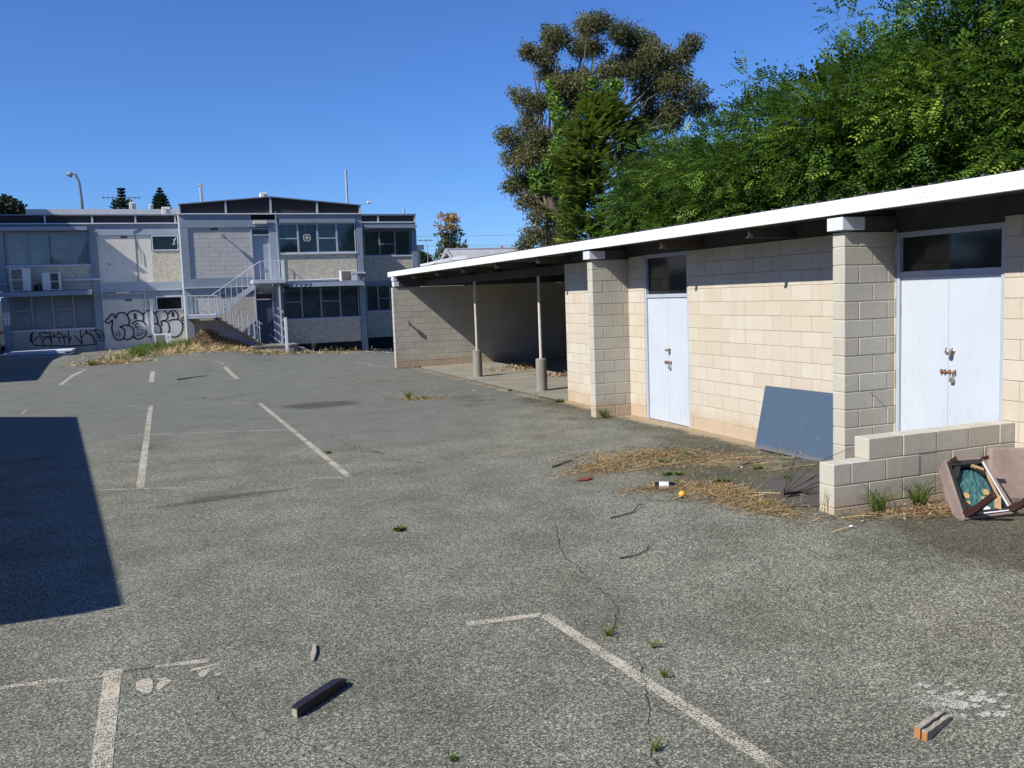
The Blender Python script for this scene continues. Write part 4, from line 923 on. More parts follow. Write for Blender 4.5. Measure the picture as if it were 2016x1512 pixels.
lt = MB(); lt.box(-9.77, -9.17, YW-.10, YW+.029, 2.95, 3.05, .02); lt.build('light_fitting', 'fixture', off)
cq = MB(); cq.tube([(-8.75, YW+.035, 5.68), (-8.73, YW+.02, 5.3), (-8.55, YW+.01, 4.9), (-8.52, YW+.01, 4.3)], .013, 6); cq.tube([(-8.74, YW+.04, 5.7), (-8.74, YW+.04, 3.5)], .012, 6)
cq.tube([(-8.80, YW-.015, 5.78), (-8.76, YW-.02, 5.85), (-8.45, YW-.02, 6.0)], .014, 6); cq.build('loose_cable', 'twig', off)
dp = MB(); dp.box(-8.32, -8.20, YW-.05, YW+.045, -.1, 2.68); dp.tube([(-8.52, YW, 3.0), (-8.5, YW, .2)], .015, 6); dp.tube([(-10.1, YW-.03, 2.92), (-8.52, YW-.03, 2.96)], .012, 6); dp.build('downpipe', 'ledge', off)
# right wing
window(2.18, 4.66, 4.52, 5.82, YW+.08, 3, ((1, 5.12),), 5, dark=True); window(2.18, 4.66, 1.65, 2.98, YW+.08, 4, ((1, 2.3),), 6, dark=True)
fb('wall_strip', 1.28, 2.16, -.6, 5.85, YW+.05, YW+.377, 'pillar')
fb('spandrel', 2.17, 4.69, 3.2, 4.458, YW+.06, YW+.377, 'render'); fb('spandrel', 2.17, 4.69, .28, 1.588, YW+.06, YW+.377, 'render'); fb('plinth', 1.28, 4.69, -.8, .278, YW+.14, YW+.377, 'black')
fb('beam', 1.28, 4.69, 3.0, 3.198, YW+.0, YW+.377, 'pillar'); hood(2.22, 4.93, 6.06, 5.91, .35, YW-.02)
# graffiti
def strokes(mb, ps, wd, Y):
    for p in ps:
        q = []
        for k in range(len(p)-1):       # Catmull-Rom smoothing
            p0, p1, p2, p3 = p[max(k-1, 0)], p[k], p[k+1], p[min(k+2, len(p)-1)]
            n = 5 if len(p) > 4 and len(p) not in (8,) else 2
            for t in [i/n for i in range(n)]:
                q.append(tuple(.5*((2*p1[c])+(-p0[c]+p2[c])*t+(2*p0[c]-5*p1[c]+4*p2[c]-p3[c])*t*t+(-p0[c]+3*p1[c]-3*p2[c]+p3[c])*t**3) for c in (0, 1)))
        q.append(p[-1]); mb.ribbon([(a, Y, b_) for a, b_ in q], wd, (0, -1, 0), .003)
s1 = MB(); strokes(s1, GB, .062, YW+.030); strokes(s1, GT, .03, YW+.030); s1.build('graffiti_lettering', 'spray', off, fix=False)
s2 = MB(); strokes(s2, [p if len(p) != 8 else p for p in G2], .050, YW+.055); strokes(s2, GL, .045, YW-.024); s2.build('graffiti_tag', 'spray', off, fix=False)
sf = MB()
import mathutils.geometry as mg
poly = [Vector((a, YW+.037, b_)) for a, b_ in GF[0]]; tri = mg.tessellate_polygon([poly]); sf.add(poly, [tuple(t) for t in tri]); sf.build('graffiti_fill', 'spray_fill', off, fix=False)

# exit sign on the left pillar
sg = thing('exit_sign', (-14.39, YW-.03, 1.96), 'small white board reading EXIT ONLY over a circled 5, on the left blue pillar', 'sign')
m = MB(); m.box(-14.53, -14.25, YW-.035, YW-.022, 1.68, 2.25, .003); m.build('sign_board', 'sign_white', sg)
def text_mesh(txt, size, loc, mat, parent, name='lettering', bold=.0):
    cu = bpy.data.curves.new('txt', 'FONT'); cu.body = txt; cu.size = size; cu.align_x = 'CENTER'; cu.align_y = 'CENTER'; cu.extrude = .0015; cu.offset = bold
    to = bpy.data.objects.new('txt', cu); COL.objects.link(to); bpy.context.view_layer.update()
    me = bpy.data.meshes.new_from_object(to.evaluated_get(bpy.context.evaluated_depsgraph_get())); bpy.data.objects.remove(to)
    me.materials.clear(); me.materials.append(MT[mat]); o = bpy.data.objects.new(name, me); COL.objects.link(o)
    o.rotation_euler = (R_(90), 0, 0); o.parent = parent; o.location = Vector(loc)-parent.location; return o
text_mesh('EXIT', .10, (-14.39, YW-.038, 2.17), 'sign_ink', sg, bold=.002); text_mesh('ONLY', .09, (-14.39, YW-.038, 2.05), 'sign_ink', sg, bold=.002); text_mesh('5', .19, (-14.39, YW-.038, 1.83), 'sign_ink', sg, bold=.003)
rg = MB(); 
for k in range(24):
    a, b_ = 2*math.pi*k/24, 2*math.pi*(k+1)/24; rg.bar((-14.39+.125*math.cos(a), YW-.038, 1.83+.125*math.sin(a)), (-14.39+.125*math.cos(b_), YW-.038, 1.83+.125*math.sin(b_)), .02, .003, (0, 1, 0))
rg.build('number_ring', 'sign_ink', sg)

# air conditioner units
def ac(x0, x1, z0, z1, yb, fans, label, grille, left=True, dp_=.32, name='air_conditioner'):
    t_ = thing(name, ((x0+x1)/2, yb-dp_/2, z0), label, 'air conditioner', None)
    m = MB(); m.box(x0, x1, yb-dp_, yb, z0+.03, z1, .012); m.box(x0+.06, x0+.12, yb-dp_+.02, yb-.02, z0, z0+.03); m.box(x1-.12, x1-.06, yb-dp_+.02, yb-.02, z0, z0+.03); m.build('casing', 'ac_white', t_)
    W_ = x1-x0; gx0, gx1 = (x0+.05*W_/.8, x0+.60*W_) if left else (x1-.55*W_, x1-.12*W_)
    gm = MB(); h = (z1-z0-.08)/fans
    for k in range(fans):
        za = z0+.05+k*h; gm.box(gx0, gx1, yb-dp_-.006, yb-dp_-.001, za+.02, za+h-.02)
        c_ = ((gx0+gx1)/2, (za+za+h)/2); rr_ = min(gx1-gx0, h-.04)/2*.92
        gm.tube([(c_[0], yb-dp_-.001, c_[1]), (c_[0], yb-dp_-.014, c_[1])], [rr_, rr_*.97], 20)
    gm.build('fan_grille', grille, t_)
    bd = MB(); bd.box(x1-.30*W_ if left else x0+.1*W_, x1-.12*W_ if left else x0+.25*W_, yb-dp_-.005, yb-dp_-.001, z1-.2, z1-.13); bd.build('badge', 'galv', t_)
    return t_
ac(-14.02, -13.22, 3.16, 4.22, YW-.3, 2, 'tall twin fan air conditioner on the canopy at the left end of the building', 'ac_brown')
ac(-12.75, -12.00, 3.16, 4.00, YW-.3, 2, 'air conditioner with a black open front on the left canopy', 'ac_dark', left=False)
ac(.03, .80, 3.12, 3.64, YC-.35, 1, 'single fan air conditioner on the canopy of the centre bay', 'ac_brown')
ac(-8.2, -7.45, .36, .98, YW-.25, 1, 'white air conditioner standing in the grass against the graffiti wall', 'ac_brown')
jb = MB(); jb.tube([(-12.95, YW-.5, 3.15), (-12.95, YW-.5, 3.5), (-12.85, YW-.5, 3.52), (-12.83, YW-.5, 3.15)], .04, 8); jb.box(-13.12, -13.0, YW-.5, YW-.4, 3.15, 3.45); tag(jb.build('pipe_bundle', 'black'), 'dark bundle of pipes between the two air conditioners on the left canopy', 'pipes')

# ------------------------------------------------------------------ outside stair
st = thing('outside_stair', (-4.6, 41.5, 0), 'pale steel dog leg stair with landings up to the first floor door', 'staircase')
def sp(name, mb, mat='stair', parent=None): return mb.build(name, mat, parent or st)
m = MB(); m.box(-6.80, -5.62, 40.40, 42.48, 1.70, 1.87, .01); sp('landing', m)
m = MB(); m.box(-3.95, -2.52, 41.30, 42.48, 3.13, 3.30, .01); sp('landing', m)
def flight(x0, z0, x1, z1, ya, yb, n):
    m = MB()
    for y in (ya, yb): m.bar((x0, y, z0), (x1, y, z1), .05, .20 if z1 > z0 else .10, (0, 0, 1))
    sp('stringer', m, 'stair' if z1 > z0 else 'steel_dark')
    t = MB()
    for k in range(n):
        f_ = (k+.5)/n; x = x0+(x1-x0)*f_; z = z0+(z1-z0)*f_; t.box(x-.14, x+.14, ya+.03, yb-.03, z+.02, z+.06)
    sp('tread', t, 'steel_dark')
flight(-5.66, 1.80, -3.72, 3.14, 41.40, 42.25, 8); flight(-5.66, 1.72, -3.80, .42, 40.45, 41.28, 8)
def rail(pts, bal, y=None, h=.80):
    r_ = MB(); r_.tube(pts, .018, 8); ro = sp('handrail', r_)
    for (x, y_, z0, z1) in bal: 
        b1 = MB(); b1.tube([(x, y_, z0), (x, y_, z1)], .0125, 6); sp('baluster', b1, 'stair', ro)
bl = [(-6.70+.27*k, 40.43, 1.87, 2.66) for k in range(4)]
rail([(-6.78, 42.4, 2.67), (-6.78, 40.43, 2.67), (-5.55, 40.43, 2.66), (-3.75, 40.43, 1.36)], bl+[(-5.55+.24*k, 40.43, 1.72-.166*k, 2.66-.173*k) for k in range(8)])
rail([(-5.75, 41.38, 2.66), (-3.60, 41.38, 4.10), (-2.55, 41.35, 4.12), (-2.55, 42.45, 4.14)], [(-5.60+.24*k, 41.38, 1.83+.166*k, 2.76+.16*k) for k in range(8)]+[(-3.6+.21*k, 41.35, 3.3, 4.11) for k in range(6)]+[(-2.55, 41.6+.2*k, 3.3, 4.12) for k in range(5)])
rail([(-5.5, 41.30, 2.3), (-3.75, 41.30, 1.15)], [(-5.1+.22*k, 41.30, 1.3-.155*k, 2.05-.145*k) for k in range(6)])
pk = MB(); pk.box(-6.84, -6.76, 40.40, 40.48, 1.70, 2.70); sp('corner_post', pk)
for y in (41.35, 42.30): m = MB(); m.box(-2.86, -2.79, y, y+.07, .30, 3.13); sp('support_post', m)
m = MB(); m.box(-3.90, -3.86, 41.32, 41.36, .4, 3.13); sp('support_post', m, 'frame_blue')
ps = MB(); ps.box(-4.25, -2.30, 40.25, 42.49, -.3, .36); ps.box(-4.28, -2.28, 40.22, 42.49, .361, .42, .008); ps.box(-2.28, -1.95, 40.6, 42.4, -.3, .22, .008); ps.box(-1.94, -1.6, 40.8, 42.4, -.3, .05, .008)
sp('entry_step', ps, 'concrete')
m = MB(); m.box(-2.845, -2.735, 40.05, 40.16, -.2, 1.585, .006); m.box(-2.855, -2.725, 40.04, 40.17, 1.586, 1.61, .004); tag(m.build('white_post', 'post_white'), 'square white post standing in front of the entry step', 'post')
# boards lying on the ground at far left
bs = MB()
for k, (dx, dy) in enumerate(((0, 0), (.12, .05), (-.08, -.06), (.18, -.02))):
    z = .27+k*.07; bs.box(-14.25+dx, -11.75+dx, 43.4+dy, 45.3+dy, z, z+.055, .004)
tag(bs.build('board_stack', 'pale_white'), 'low stack of whitewashed boards on the ground below the left windows', 'boards')

# ------------------------------------------------------------------ neighbours to the left (their shadows fall across the yard)
nb = thing('neighbour_building', (-18, 13, 0), 'low flat roofed building beside the yard, left of the view', 'building')
m = MB(); m.prism([(-12.5, 6.5, -.3), (-13.9, 19.3, -.3), (-15.3, 20.5, -.3), (-26, 20.9, -.3), (-26, 6.5, -.3)], (0, 0, 3.55)); m.build('wall', 'render', nb)
m = MB(); m.prism([(-12.02, 6.14, 3.28), (-13.45, 19.67, 3.28), (-15.06, 20.83, 3.28), (-26.5, 21.3, 3.28), (-26.5, 6.10, 3.28)], (0, 0, .22)); m.build('roof', 'corr', nb)
nb = thing('neighbour_building', (-22, 38, 0), 'single storey flat roofed building further down the left side', 'building')
m = MB(); m.box(-30, -15.35, 31.8, 43.4, -.3, 2.95); m.build('wall', 'render', nb)
m = MB(); m.box(-30.2, -15.1, 31.5, 43.7, 2.96, 3.12); m.build('roof', 'corr', nb)
nb = thing('neighbour_building', (-25, 52, 0), 'tall grey building with an added shadow casting roof deck at the far left', 'building')
m = MB(); m.box(-32, -18, 43.8, 60, -.3, 9.5); m.build('wall', 'render_grey', nb)
m = MB(); m.box(-32.2, -18, 43.64, 60.2, 11.8, 12.0); m.build('roof', 'corr', nb)  # raised deck shaped to shade the upper storey of the left wing
for k, (a, b_) in enumerate(((-19, 45), (-31, 45), (-19, 59), (-31, 59))): m = MB(); m.box(a-.15, a+.15, b_-.15, b_+.15, 9.5, 11.8); m.build('roof_post', 'galv', nb)

# ------------------------------------------------------------------ skyline
m = MB(); m.box(-14.4, -5.0, 57, 60, 5, 7.62); m.box(-14.5, -4.9, 56.9, 57.1, 7.62, 7.95)
br_ = thing('rear_building', (-10, 57, 0), 'long pale parapet of a building behind the left wing', 'building'); m.build('wall', 'roof_white', br_)
m = MB(); m.box(-14.4, -5, 57, 65, 0, 5); m.build('base_wall', 'render', br_)
def acbox(x, y, z, w_, h, d_, label):
    t_ = thing('rooftop_air_conditioner', (x, y, z), label, 'air conditioner'); m = MB(); m.box(x-w_/2, x+w_/2, y-d_/2, y+d_/2, z, z+h, .02); m.build('casing', 'ac_white', t_)
    m = MB(); n = 5
    for k in range(n): m.box(x-w_*.05, x+w_*.45, y-d_/2-.01, y-d_/2-.001, z+h*(.15+.15*k), z+h*(.22+.15*k))
    m.build('louvre', 'ac_dark', t_)
acbox(-2.93, 44.5, 6.95, .34, .50, .5, 'small evaporative cooler on the ridge of the gabled roof'); acbox(-9.0, 57.5, 7.90, .36, .50, .4, 'small square cooler on the rear roof, right of the left pine')
acbox(-8.0, 57.5, 7.9, .24, .38, .4, 'dark fronted cooler box on the rear roof, left of the right pine'); acbox(-7.25, 50, 6.55, .42, .80, .4, 'pale louvred cooler on the wing roof, just left of the gable')
def flue(x, y, z0, z1, r, cap_, label):
    t_ = thing('flue_pipe', (x, y, z0), label, 'flue'); m = MB(); m.tube([(x, y, z0), (x, y, z1)], r, 12); m.build('pipe', 'galv', t_)
    if cap_: m = MB(); m.tube([(x, y, z1+.04), (x, y, z1+.10), (x, y, z1+.17)], [r*1.3, r*1.9, r*.7], 12); m.build('cowl', 'galv', t_)
flue(-5.66, 46, 6.7, 7.88, .075, True, 'short capped flue rising from the left slope of the gabled roof'); flue(1.53, 47, 6.3, 8.93, .065, False, 'tall thin flue behind the right end of the gabled roof'); flue(5.26, 50, 6.3, 7.30, .06, False, 'short white vent pipe on the right wing roof')
fl = thing('flood_light', (1.3, 43, 6.7), 'small flood light on an arm at the right corner of the gable', 'light'); m = MB(); m.tube([(1.27, 43, 6.72), (1.7, 43, 6.85)], .018, 6); m.build('arm', 'galv', fl); m = MB(); m.box(1.68, 1.86, 42.9, 43.1, 6.80, 6.92, .02); m.build('lamp_head', 'ledge', fl)
sl_p = thing('street_lamp', (-11.95, 62, 0), 'tall grey street lamp with curved arm behind the left wing', 'street lamp')
m = MB(); m.tube([(-11.95, 62, 0), (-12.0, 62, 9.0), (-12.05, 62, 10.1), (-12.2, 62, 10.55), (-12.42, 62, 10.62)], [.13, .10, .085, .07, .05], 10); m.build('pole', 'blue_grey', sl_p, smooth=True)
m = MB(); m.tube([(-12.35, 62, 10.60), (-12.5, 62, 10.60), (-12.72, 62, 10.55)], [.06, .14, .08], 10); m.build('lamp_head', 'alu', sl_p)
m = MB(); m.tube([(-12.5, 62, 10.52), (-12.5, 62, 10.40)], [.14, .09], 10); m.build('lamp_glass', 'mauve', sl_p)
def antenna(x, y, z0, z1, L, xo, label, n=9):
    t_ = thing('tv_antenna', (x, y, z0), label, 'antenna'); m = MB(); m.tube([(x, y, z0), (x, y, z1)], .02, 6); m.build('mast', 'galv', t_)
    m = MB(); zb = z1-.4 if n < 5 else z1-.05; m.tube([(x+xo, y, zb), (x+xo+L, y, zb)], .018, 6)
    for k in range(n): q = x+xo+L*(k+.5)/n; m.tube([(q, y-.25, zb), (q, y+.25, zb)], .012, 5); m.tube([(q, y, zb-.06), (q, y, zb+.07)], .02, 5)
    m.build('boom', 'twig', t_)
antenna(-9.15, 60, 7.6, 9.0, 2.2, -1.6, 'rooftop television antenna left of the left pine'); antenna(8.25, 56, 4.5, 6.3, 1.0, -.6, 'thin television antenna beyond the right wing', 3)
# roof houses behind the carport
hs = thing('house', (14, 60, 0), 'house with grey corrugated gable roof beyond the carport', 'house')
m = MB()
nrib = 90
for k in range(nrib):
    xa = 10.8+k*.1; dz = .018 if k % 2 else 0
    m.add([(xa, 55.6, 3.3+dz), (xa+.1, 55.6, 3.3+dz), (xa+.1, 60, 5.5+dz), (xa, 60, 5.5+dz)], [(0, 1, 2, 3)]); m.add([(xa, 64.4, 3.3+dz), (xa+.1, 64.4, 3.3+dz), (xa+.1, 60, 5.5+dz), (xa, 60, 5.5+dz)], [(0, 1, 2, 3)])
rfm = m.build('roof', 'corr', hs, fix=False)
m = MB(); m.tube([(10.8, 60, 5.53), (19.8, 60, 5.53)], .08, 8); m.build('ridge_cap', 'galv', hs); m = MB(); m.bar((10.72, 55.5, 3.22), (10.72, 60, 5.52), .10, .18); m.bar((10.72, 64.5, 3.22), (10.72, 60, 5.52), .10, .18); m.build('barge_board', 'galv', hs)
m = MB(); m.prism([(11.0, 55.9, 0), (11.0, 64.1, 0), (11.0, 64.1, 3.3), (11.0, 60, 5.35), (11.0, 55.9, 3.3)], (8.6, 0, 0)); m.build('wall', 'brick', hs)
m = MB(); m.tube([(15.2, 61, 5.4), (15.2, 61, 5.75)], .12, 8); m.build('roof_vent', 'red', hs)
h2 = thing('house', (9.5, 57, 0), 'low pale roofed building between the office and the corrugated house', 'house')
m = MB(); m.prism([(7.8, 56, 4.25), (8.9, 56.5, 4.55), (11.0, 56.5, 4.95), (11.0, 56, 4.25)], (0, 5, 0)); m.build('roof', 'roof_white', h2); m = MB(); m.box(7.9, 10.7, 56.2, 60.8, 0, 4.24); m.build('wall', 'render', h2)
m = MB(); m.prism([(9.7, 55.97, 4.50), (10.2, 55.97, 4.66), (10.0, 55.97, 4.54), (9.6, 55.97, 4.44)], (0, .02, 0)); m.build('roof_window', 'blue_grey', h2)
m = MB(); m.box(5.03, 5.18, 46.7, 46.85, -.3, 4.8); m.box(5.0, 5.4, 46.6, 46.9, 4.8, 5.05); tag(m.build('tall_post', 'roof_white'), 'white squared post at the right end of the office building', 'post')
for k, (a, b_) in enumerate((((-5, 90, 8.4), (60, 86, 8.9)), ((-5, 92, 9.4), (60, 88, 10.2)))):
    m = MB(); A_, B_ = Vector(a), Vector(b_); m.tube([A_.lerp(B_, t/12)-Vector((0, 0, 1.2*math.sin(math.pi*t/12))) for t in range(13)], .011, 4)
    tag(m.build('power_line', 'twig'), ['lower', 'upper'][k]+' thin overhead wire crossing the sky beyond the house', 'power line', None)
# parked van glimpsed past the left corner
van = thing('parked_van', (-17.6, 53.5, 0), 'white van with a red stripe glimpsed past the left corner of the office', 'van')
m = MB(); m.prism([(-15.75, 51.2, .45), (-15.75, 56.2, .45), (-15.75, 56.2, 2.9), (-15.80, 52.4, 2.9), (-15.80, 51.4, 1.7)], (-2.1, 0, 0)); ob = m.build('body', 'van', van); bv = ob.modifiers.new('r', 'BEVEL'); bv.width = .08; bv.segments = 3
m = MB(); m.box(-17.86, -15.72, 51.15, 56.25, 1.15, 1.28); m.build('stripe', 'red', van); m = MB(); m.prism([(-15.95, 51.40, 1.78), (-17.7, 51.40, 1.78), (-17.7, 52.2, 2.7), (-15.95, 52.2, 2.7)], (0, -.05, .02)); m.build('windscreen', 'glass_black', van)
for x in (-17.7, -15.9):
    for y in (52.1, 55.3): m = MB(); m.tube([(x-.1, y, .36), (x+.1, y, .36)], .34, 18); m.build('wheel', 'tyre', van)
m = MB(); m.box(-17.8, -15.8, 51.0, 51.2, .35, .6, .02); m.build('bumper', 'galv', van)

# ------------------------------------------------------------------ vegetation
def unit(a): return a/np.maximum(np.linalg.norm(a, axis=-1, keepdims=True), 1e-9)
def rvec(n, g): return unit(g.normal(size=(n, 3)))
def leaves(P, D, Nn, L, W):
    """rhombic leaves: base P, direction D, approximate normal Nn; returns verts (n*4,3)"""
    S_ = unit(np.cross(D, Nn)); L = np.asarray(L).reshape(-1, 1); W = np.asarray(W).reshape(-1, 1)
    m = P+D*L*.45
    return np.stack([P, m+S_*W*.5, P+D*L, m-S_*W*.5], 1).reshape(-1, 3)
def leafobj(name, V, mat, tone, parent, origin=(0, 0, 0)):
    F = np.arange(len(V)).reshape(-1, 4); me = npmesh(name, V-np.array(origin), F, mat, tone)
    o = bpy.data.objects.new(name, me); COL.objects.link(o)
    if parent is not None: o.parent = parent; o.location = (0, 0, 0)
    else: o.location = origin
    return o
def limb(mb, a, b_, ra, rb, g, n=5, wob=.12, k=7):
    a, b_ = Vector(a), Vector(b_); L = (b_-a).length; pts_ = []
    for q in range(n+1):
        t = q/n; p = a.lerp(b_, t)
        if 0 < q < n: p = p+Vector(g.normal(size=3)*L*wob*.35)
        pts_.append(p)
    mb.tube(pts_, [ra+(rb-ra)*q/n for q in range(n+1)], k)

def robinia(base, top, rad, seed, label):
    g = np.random.default_rng(seed); bx, by = base; t_ = thing('robinia_tree', (bx, by, 0), label, 'tree', 'leafy green trees behind the shed')
    zc = (2.9+top)/2; rz = (top-2.9)/2
    n = 58; d = rvec(n, g); r_ = g.uniform(.35, 1.0, (n, 1))**.5
    C_ = np.array([bx, by, zc])+d*r_*np.array([rad, rad*1.05, rz])*.86
    # taller shoots breaking the outline
    sh = np.array([[bx+g.uniform(-rad*.8, rad*.8), by+g.uniform(-rad*.7, rad*.7), top+g.uniform(-.5, .35)] for _ in range(9)])
    C_ = np.vstack([C_, sh]); cr = np.concatenate([g.uniform(.55, 1.05, n), g.uniform(.20, .38, 9)])
    nf = (cr**2*180).astype(int); idx = np.repeat(np.arange(len(C_)), nf); N = len(idx)
    dd = rvec(N, g); rr_ = g.uniform(.5, 1.06, (N, 1))**.5
    P = C_[idx]+dd*rr_*cr[idx][:, None]*np.array([1, 1, .75])
    cen = np.array([bx, by, zc-.6])
    A = unit(dd*1.0+unit(P-cen)*.7+np.array([0, 0, -.25])+g.normal(size=(N, 3))*.35)
    Up = unit(np.array([0, 0, 1.0])+g.normal(size=(N, 3))*.45); B = unit(np.cross(A, Up)); Cn = unit(np.cross(B, A))
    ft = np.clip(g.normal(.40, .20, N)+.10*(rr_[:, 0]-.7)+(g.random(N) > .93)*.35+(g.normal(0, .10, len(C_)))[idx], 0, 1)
    Vs, Ts = [], []; sc = g.uniform(.85, 1.25, (N, 1))
    for k in range(5):
        for sgn in (1, -1):
            q = P+A*(.05+.070*k)*sc-Cn*0+np.array([0, 0, -.006])*k*k*.6
            D = unit(B*sgn+A*.35+np.array([0, 0, -.30])+g.normal(size=(N, 3))*.10)
            Vs.append(leaves(q, D, Cn, .098*sc, .050*sc)); Ts.append(ft)
    Vs.append(leaves(P+A*.39*sc, A, Cn, .098*sc, .050*sc)); Ts.append(ft)
    # larger leaves coloured dark to paint the shade inside the crown
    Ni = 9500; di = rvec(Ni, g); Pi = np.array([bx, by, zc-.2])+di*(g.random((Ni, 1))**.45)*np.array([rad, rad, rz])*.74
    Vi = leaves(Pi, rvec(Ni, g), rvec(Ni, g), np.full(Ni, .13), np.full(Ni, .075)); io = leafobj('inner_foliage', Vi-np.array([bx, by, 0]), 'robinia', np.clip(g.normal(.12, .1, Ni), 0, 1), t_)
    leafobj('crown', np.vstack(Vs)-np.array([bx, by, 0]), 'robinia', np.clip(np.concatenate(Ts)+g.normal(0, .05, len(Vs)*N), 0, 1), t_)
    m = MB(); fork = (bx, by, 2.6); limb(m, (bx, by, -.4), fork, .16, .12, g, 4, .06)
    for q in g.choice(n, 26, replace=False):
        e = C_[q]; mid_ = Vector(fork).lerp(Vector(e), .5)+Vector((0, 0, .3)); limb(m, fork, mid_, .07, .045, g, 3); limb(m, mid_, e, .045, .012, g, 3)
    m.v = [(a-bx, b_-by, c) for a, b_, c in m.v]; o = m.build('trunk', 'bark', t_, local=True)
RB = [((9.6, 28.2), 6.1, 2.4, 'leftmost leafy green tree, just right of the dark conifer'), ((8.7, 25.2), 6.9, 2.8, 'leafy green tree second from the left behind the shed roof'),
      ((8.5, 20.8), 7.2, 2.9, 'leafy green tree above the far blue door'), ((8.6, 16.9), 8.0, 2.9, 'tall leafy green tree above the thick near pier'),
      ((8.8, 13.4), 9.3, 3.0, 'largest leafy green tree, rising out of the top right of the view'), ((9.2, 10.4), 9.4, 2.9, 'leafy green tree at the right edge of the view')]
for k, (b_, tp, rd, lb) in enumerate(RB): robinia(b_, tp, rd, 40+k, lb)
# low scrub closing the gap under the crowns
def canopy_tree(name, base, clumps, leaf, mat, label, cat, seed, dens, trunkmat, fork, rads, toner=(.45, .2), parts='crown', flat=.75, inner=.45, droop=.5, jit=.05):
    g = np.random.default_rng(seed); bx, by = base
    t_ = thing(name, (bx, by, 0), label, cat)
    C_ = np.array([c[:3] for c in clumps]); cr = np.array([c[3] for c in clumps]); nf = (cr**2*dens).astype(int)
    idx = np.repeat(np.arange(len(C_)), nf); N = len(idx); dd = rvec(N, g); r_ = g.uniform(inner**2, 1.15, (N, 1))**.6
    # tufts: several leaves share a twig
    P = C_[idx]+dd*r_*cr[idx][:, None]*np.array([1, 1, flat])+g.normal(0, jit, (N, 3))
    D = unit(dd*.5+np.array([0, 0, -droop])+g.normal(size=(N, 3))*.6); Nn = rvec(N, g)
    sc = g.uniform(.7, 1.3, N); V = leaves(P, D, Nn, leaf[0]*sc, leaf[1]*sc)
    tn = np.clip(g.normal(toner[0], toner[1], N)+g.normal(0, .1, len(C_))[idx], 0, 1)
    leafobj(parts, V-np.array([bx, by, 0]), mat, tn, t_)
    m = MB(); limb(m, (bx, by, -.5), fork, rads[0], rads[1], g, 5, .05, 9)
    for q in range(len(C_)):
        e = Vector(C_[q]); f = Vector(fork); mid_ = f.lerp(e, .55)+Vector((0, 0, .08*(e-f).length)); 
        limb(m, f, mid_, rads[1]*.45, rads[2]*1.4, g, 3, .12, 6); limb(m, mid_, e, rads[2]*1.4, rads[2]*.4, g, 3, .2, 5)
        for _ in range(3): limb(m, e, e+Vector(g.normal(size=3)*cr[q]*.5), rads[2]*.4, .006, g, 2, .3, 4)
    m.v = [(a-bx, b_-by, c) for a, b_, c in m.v]; m.build('trunk', trunkmat, t_, local=True)
    return t_, C_
# big olive brown gum tree; clump centres in metres: across, height
rv = np.array([.89, -.456]); fv = np.array([.456, .89]); gb = np.array([10.6, 35.6]); gg = np.random.default_rng(77)
zc_ = [(430,120,60),(400,90,30),(470,180,80),(290,240,55),(275,225,30),(380,270,75),(400,340,70),(660,130,75),(740,90,70),(650,80,35),(620,200,80),(700,220,60),(850,180,70),(920,200,80),(1010,180,80),(870,300,80),(960,290,90),(1050,320,85),(1160,300,60),(1280,270,60),(1230,330,60),(1100,420,90),(1220,440,60),(950,420,85),(780,400,70),(560,400,85),(500,480,80),(440,420,50),(640,470,80),(1010,520,85),(1150,520,80),(1290,570,70),(1060,620,85),(1180,640,80),(1330,620,60),(1380,650,40),(1000,700,80),(1150,720,70),(230,490,60),(330,500,60),(180,485,25),(280,590,55),(350,570,60),(270,680,60),(150,760,70),(250,790,85),(340,780,70),(170,880,75),(280,900,90),(390,890,80),(200,1000,80),(310,1030,85),(140,1060,50),(350,1130,80),(250,1150,75),(330,1260,70),(290,1380,70),(400,1370,70),(230,1450,50),(430,1250,70),(380,1430,60),(560,560,90),(700,560,80),(500,1380,70),(500,1290,65),(530,1190,65),(470,1440,60)]
cl = []
for zx, zy, r_ in zc_:
    px_, py_ = 960+zx/3.15, 20+zy/3.15; u = (px_-1195)/46; z = 4.3+(480-py_)/46.3; dpt = gg.uniform(-1.2, 1.2); p = gb+rv*u+fv*dpt
    cl.append((p[0], p[1], z, r_/3.15/46*1.12))
gum, GC = canopy_tree('gum_tree', tuple(gb+rv*(-1.6)), cl, (.145, .048), 'gum', 'large olive brown gum tree with open crown, tallest against the sky', 'tree', 5, 4200, 'bark_pale', (8.6, 36.3, 5.2), (.36, .26, .035), (.45, .22), jit=.085, inner=.3)
iv = thing('climbing_ivy', (8.3, 36.2, 0), 'bright green ivy climbing the trunk and limbs of the gum tree', 'ivy')
g = np.random.default_rng(9); Vs, Ts = [], []
for zx, zy, r_ in ((430,480,35),(440,540,40),(455,600,45),(475,670,50),(495,740,55),(520,810,60),(545,880,60),(600,930,60),(680,500,35),(790,530,55),(830,500,35),(760,560,40),(320,1020,45),(340,1090,50),(360,1060,40),(450,850,55),(420,960,60),(470,930,70),(440,1080,70),(520,1000,70),(510,1100,60),(520,1200,60),(500,1300,55)):
    px_, py_ = 960+zx/3.15, 20+zy/3.15; u = (px_-1195)/46; z = 4.3+(480-py_)/46.3; p = gb+rv*u+fv*g.uniform(-2.0, -1.2); R1 = r_/3.15/46; N = int(R1*R1*2600)
    dd = rvec(N, g); P = np.array([p[0], p[1], z])+dd*R1*g.uniform(.5, 1.1, (N, 1)); Vs.append(leaves(P, unit(dd*.6+np.array([0, 0, -.7])+g.normal(size=(N, 3))*.3), unit(dd+g.normal(size=(N, 3))*.4), np.full(N, .12), np.full(N, .11))); Ts.append(np.clip(g.normal(.5, .22, N), 0, 1))
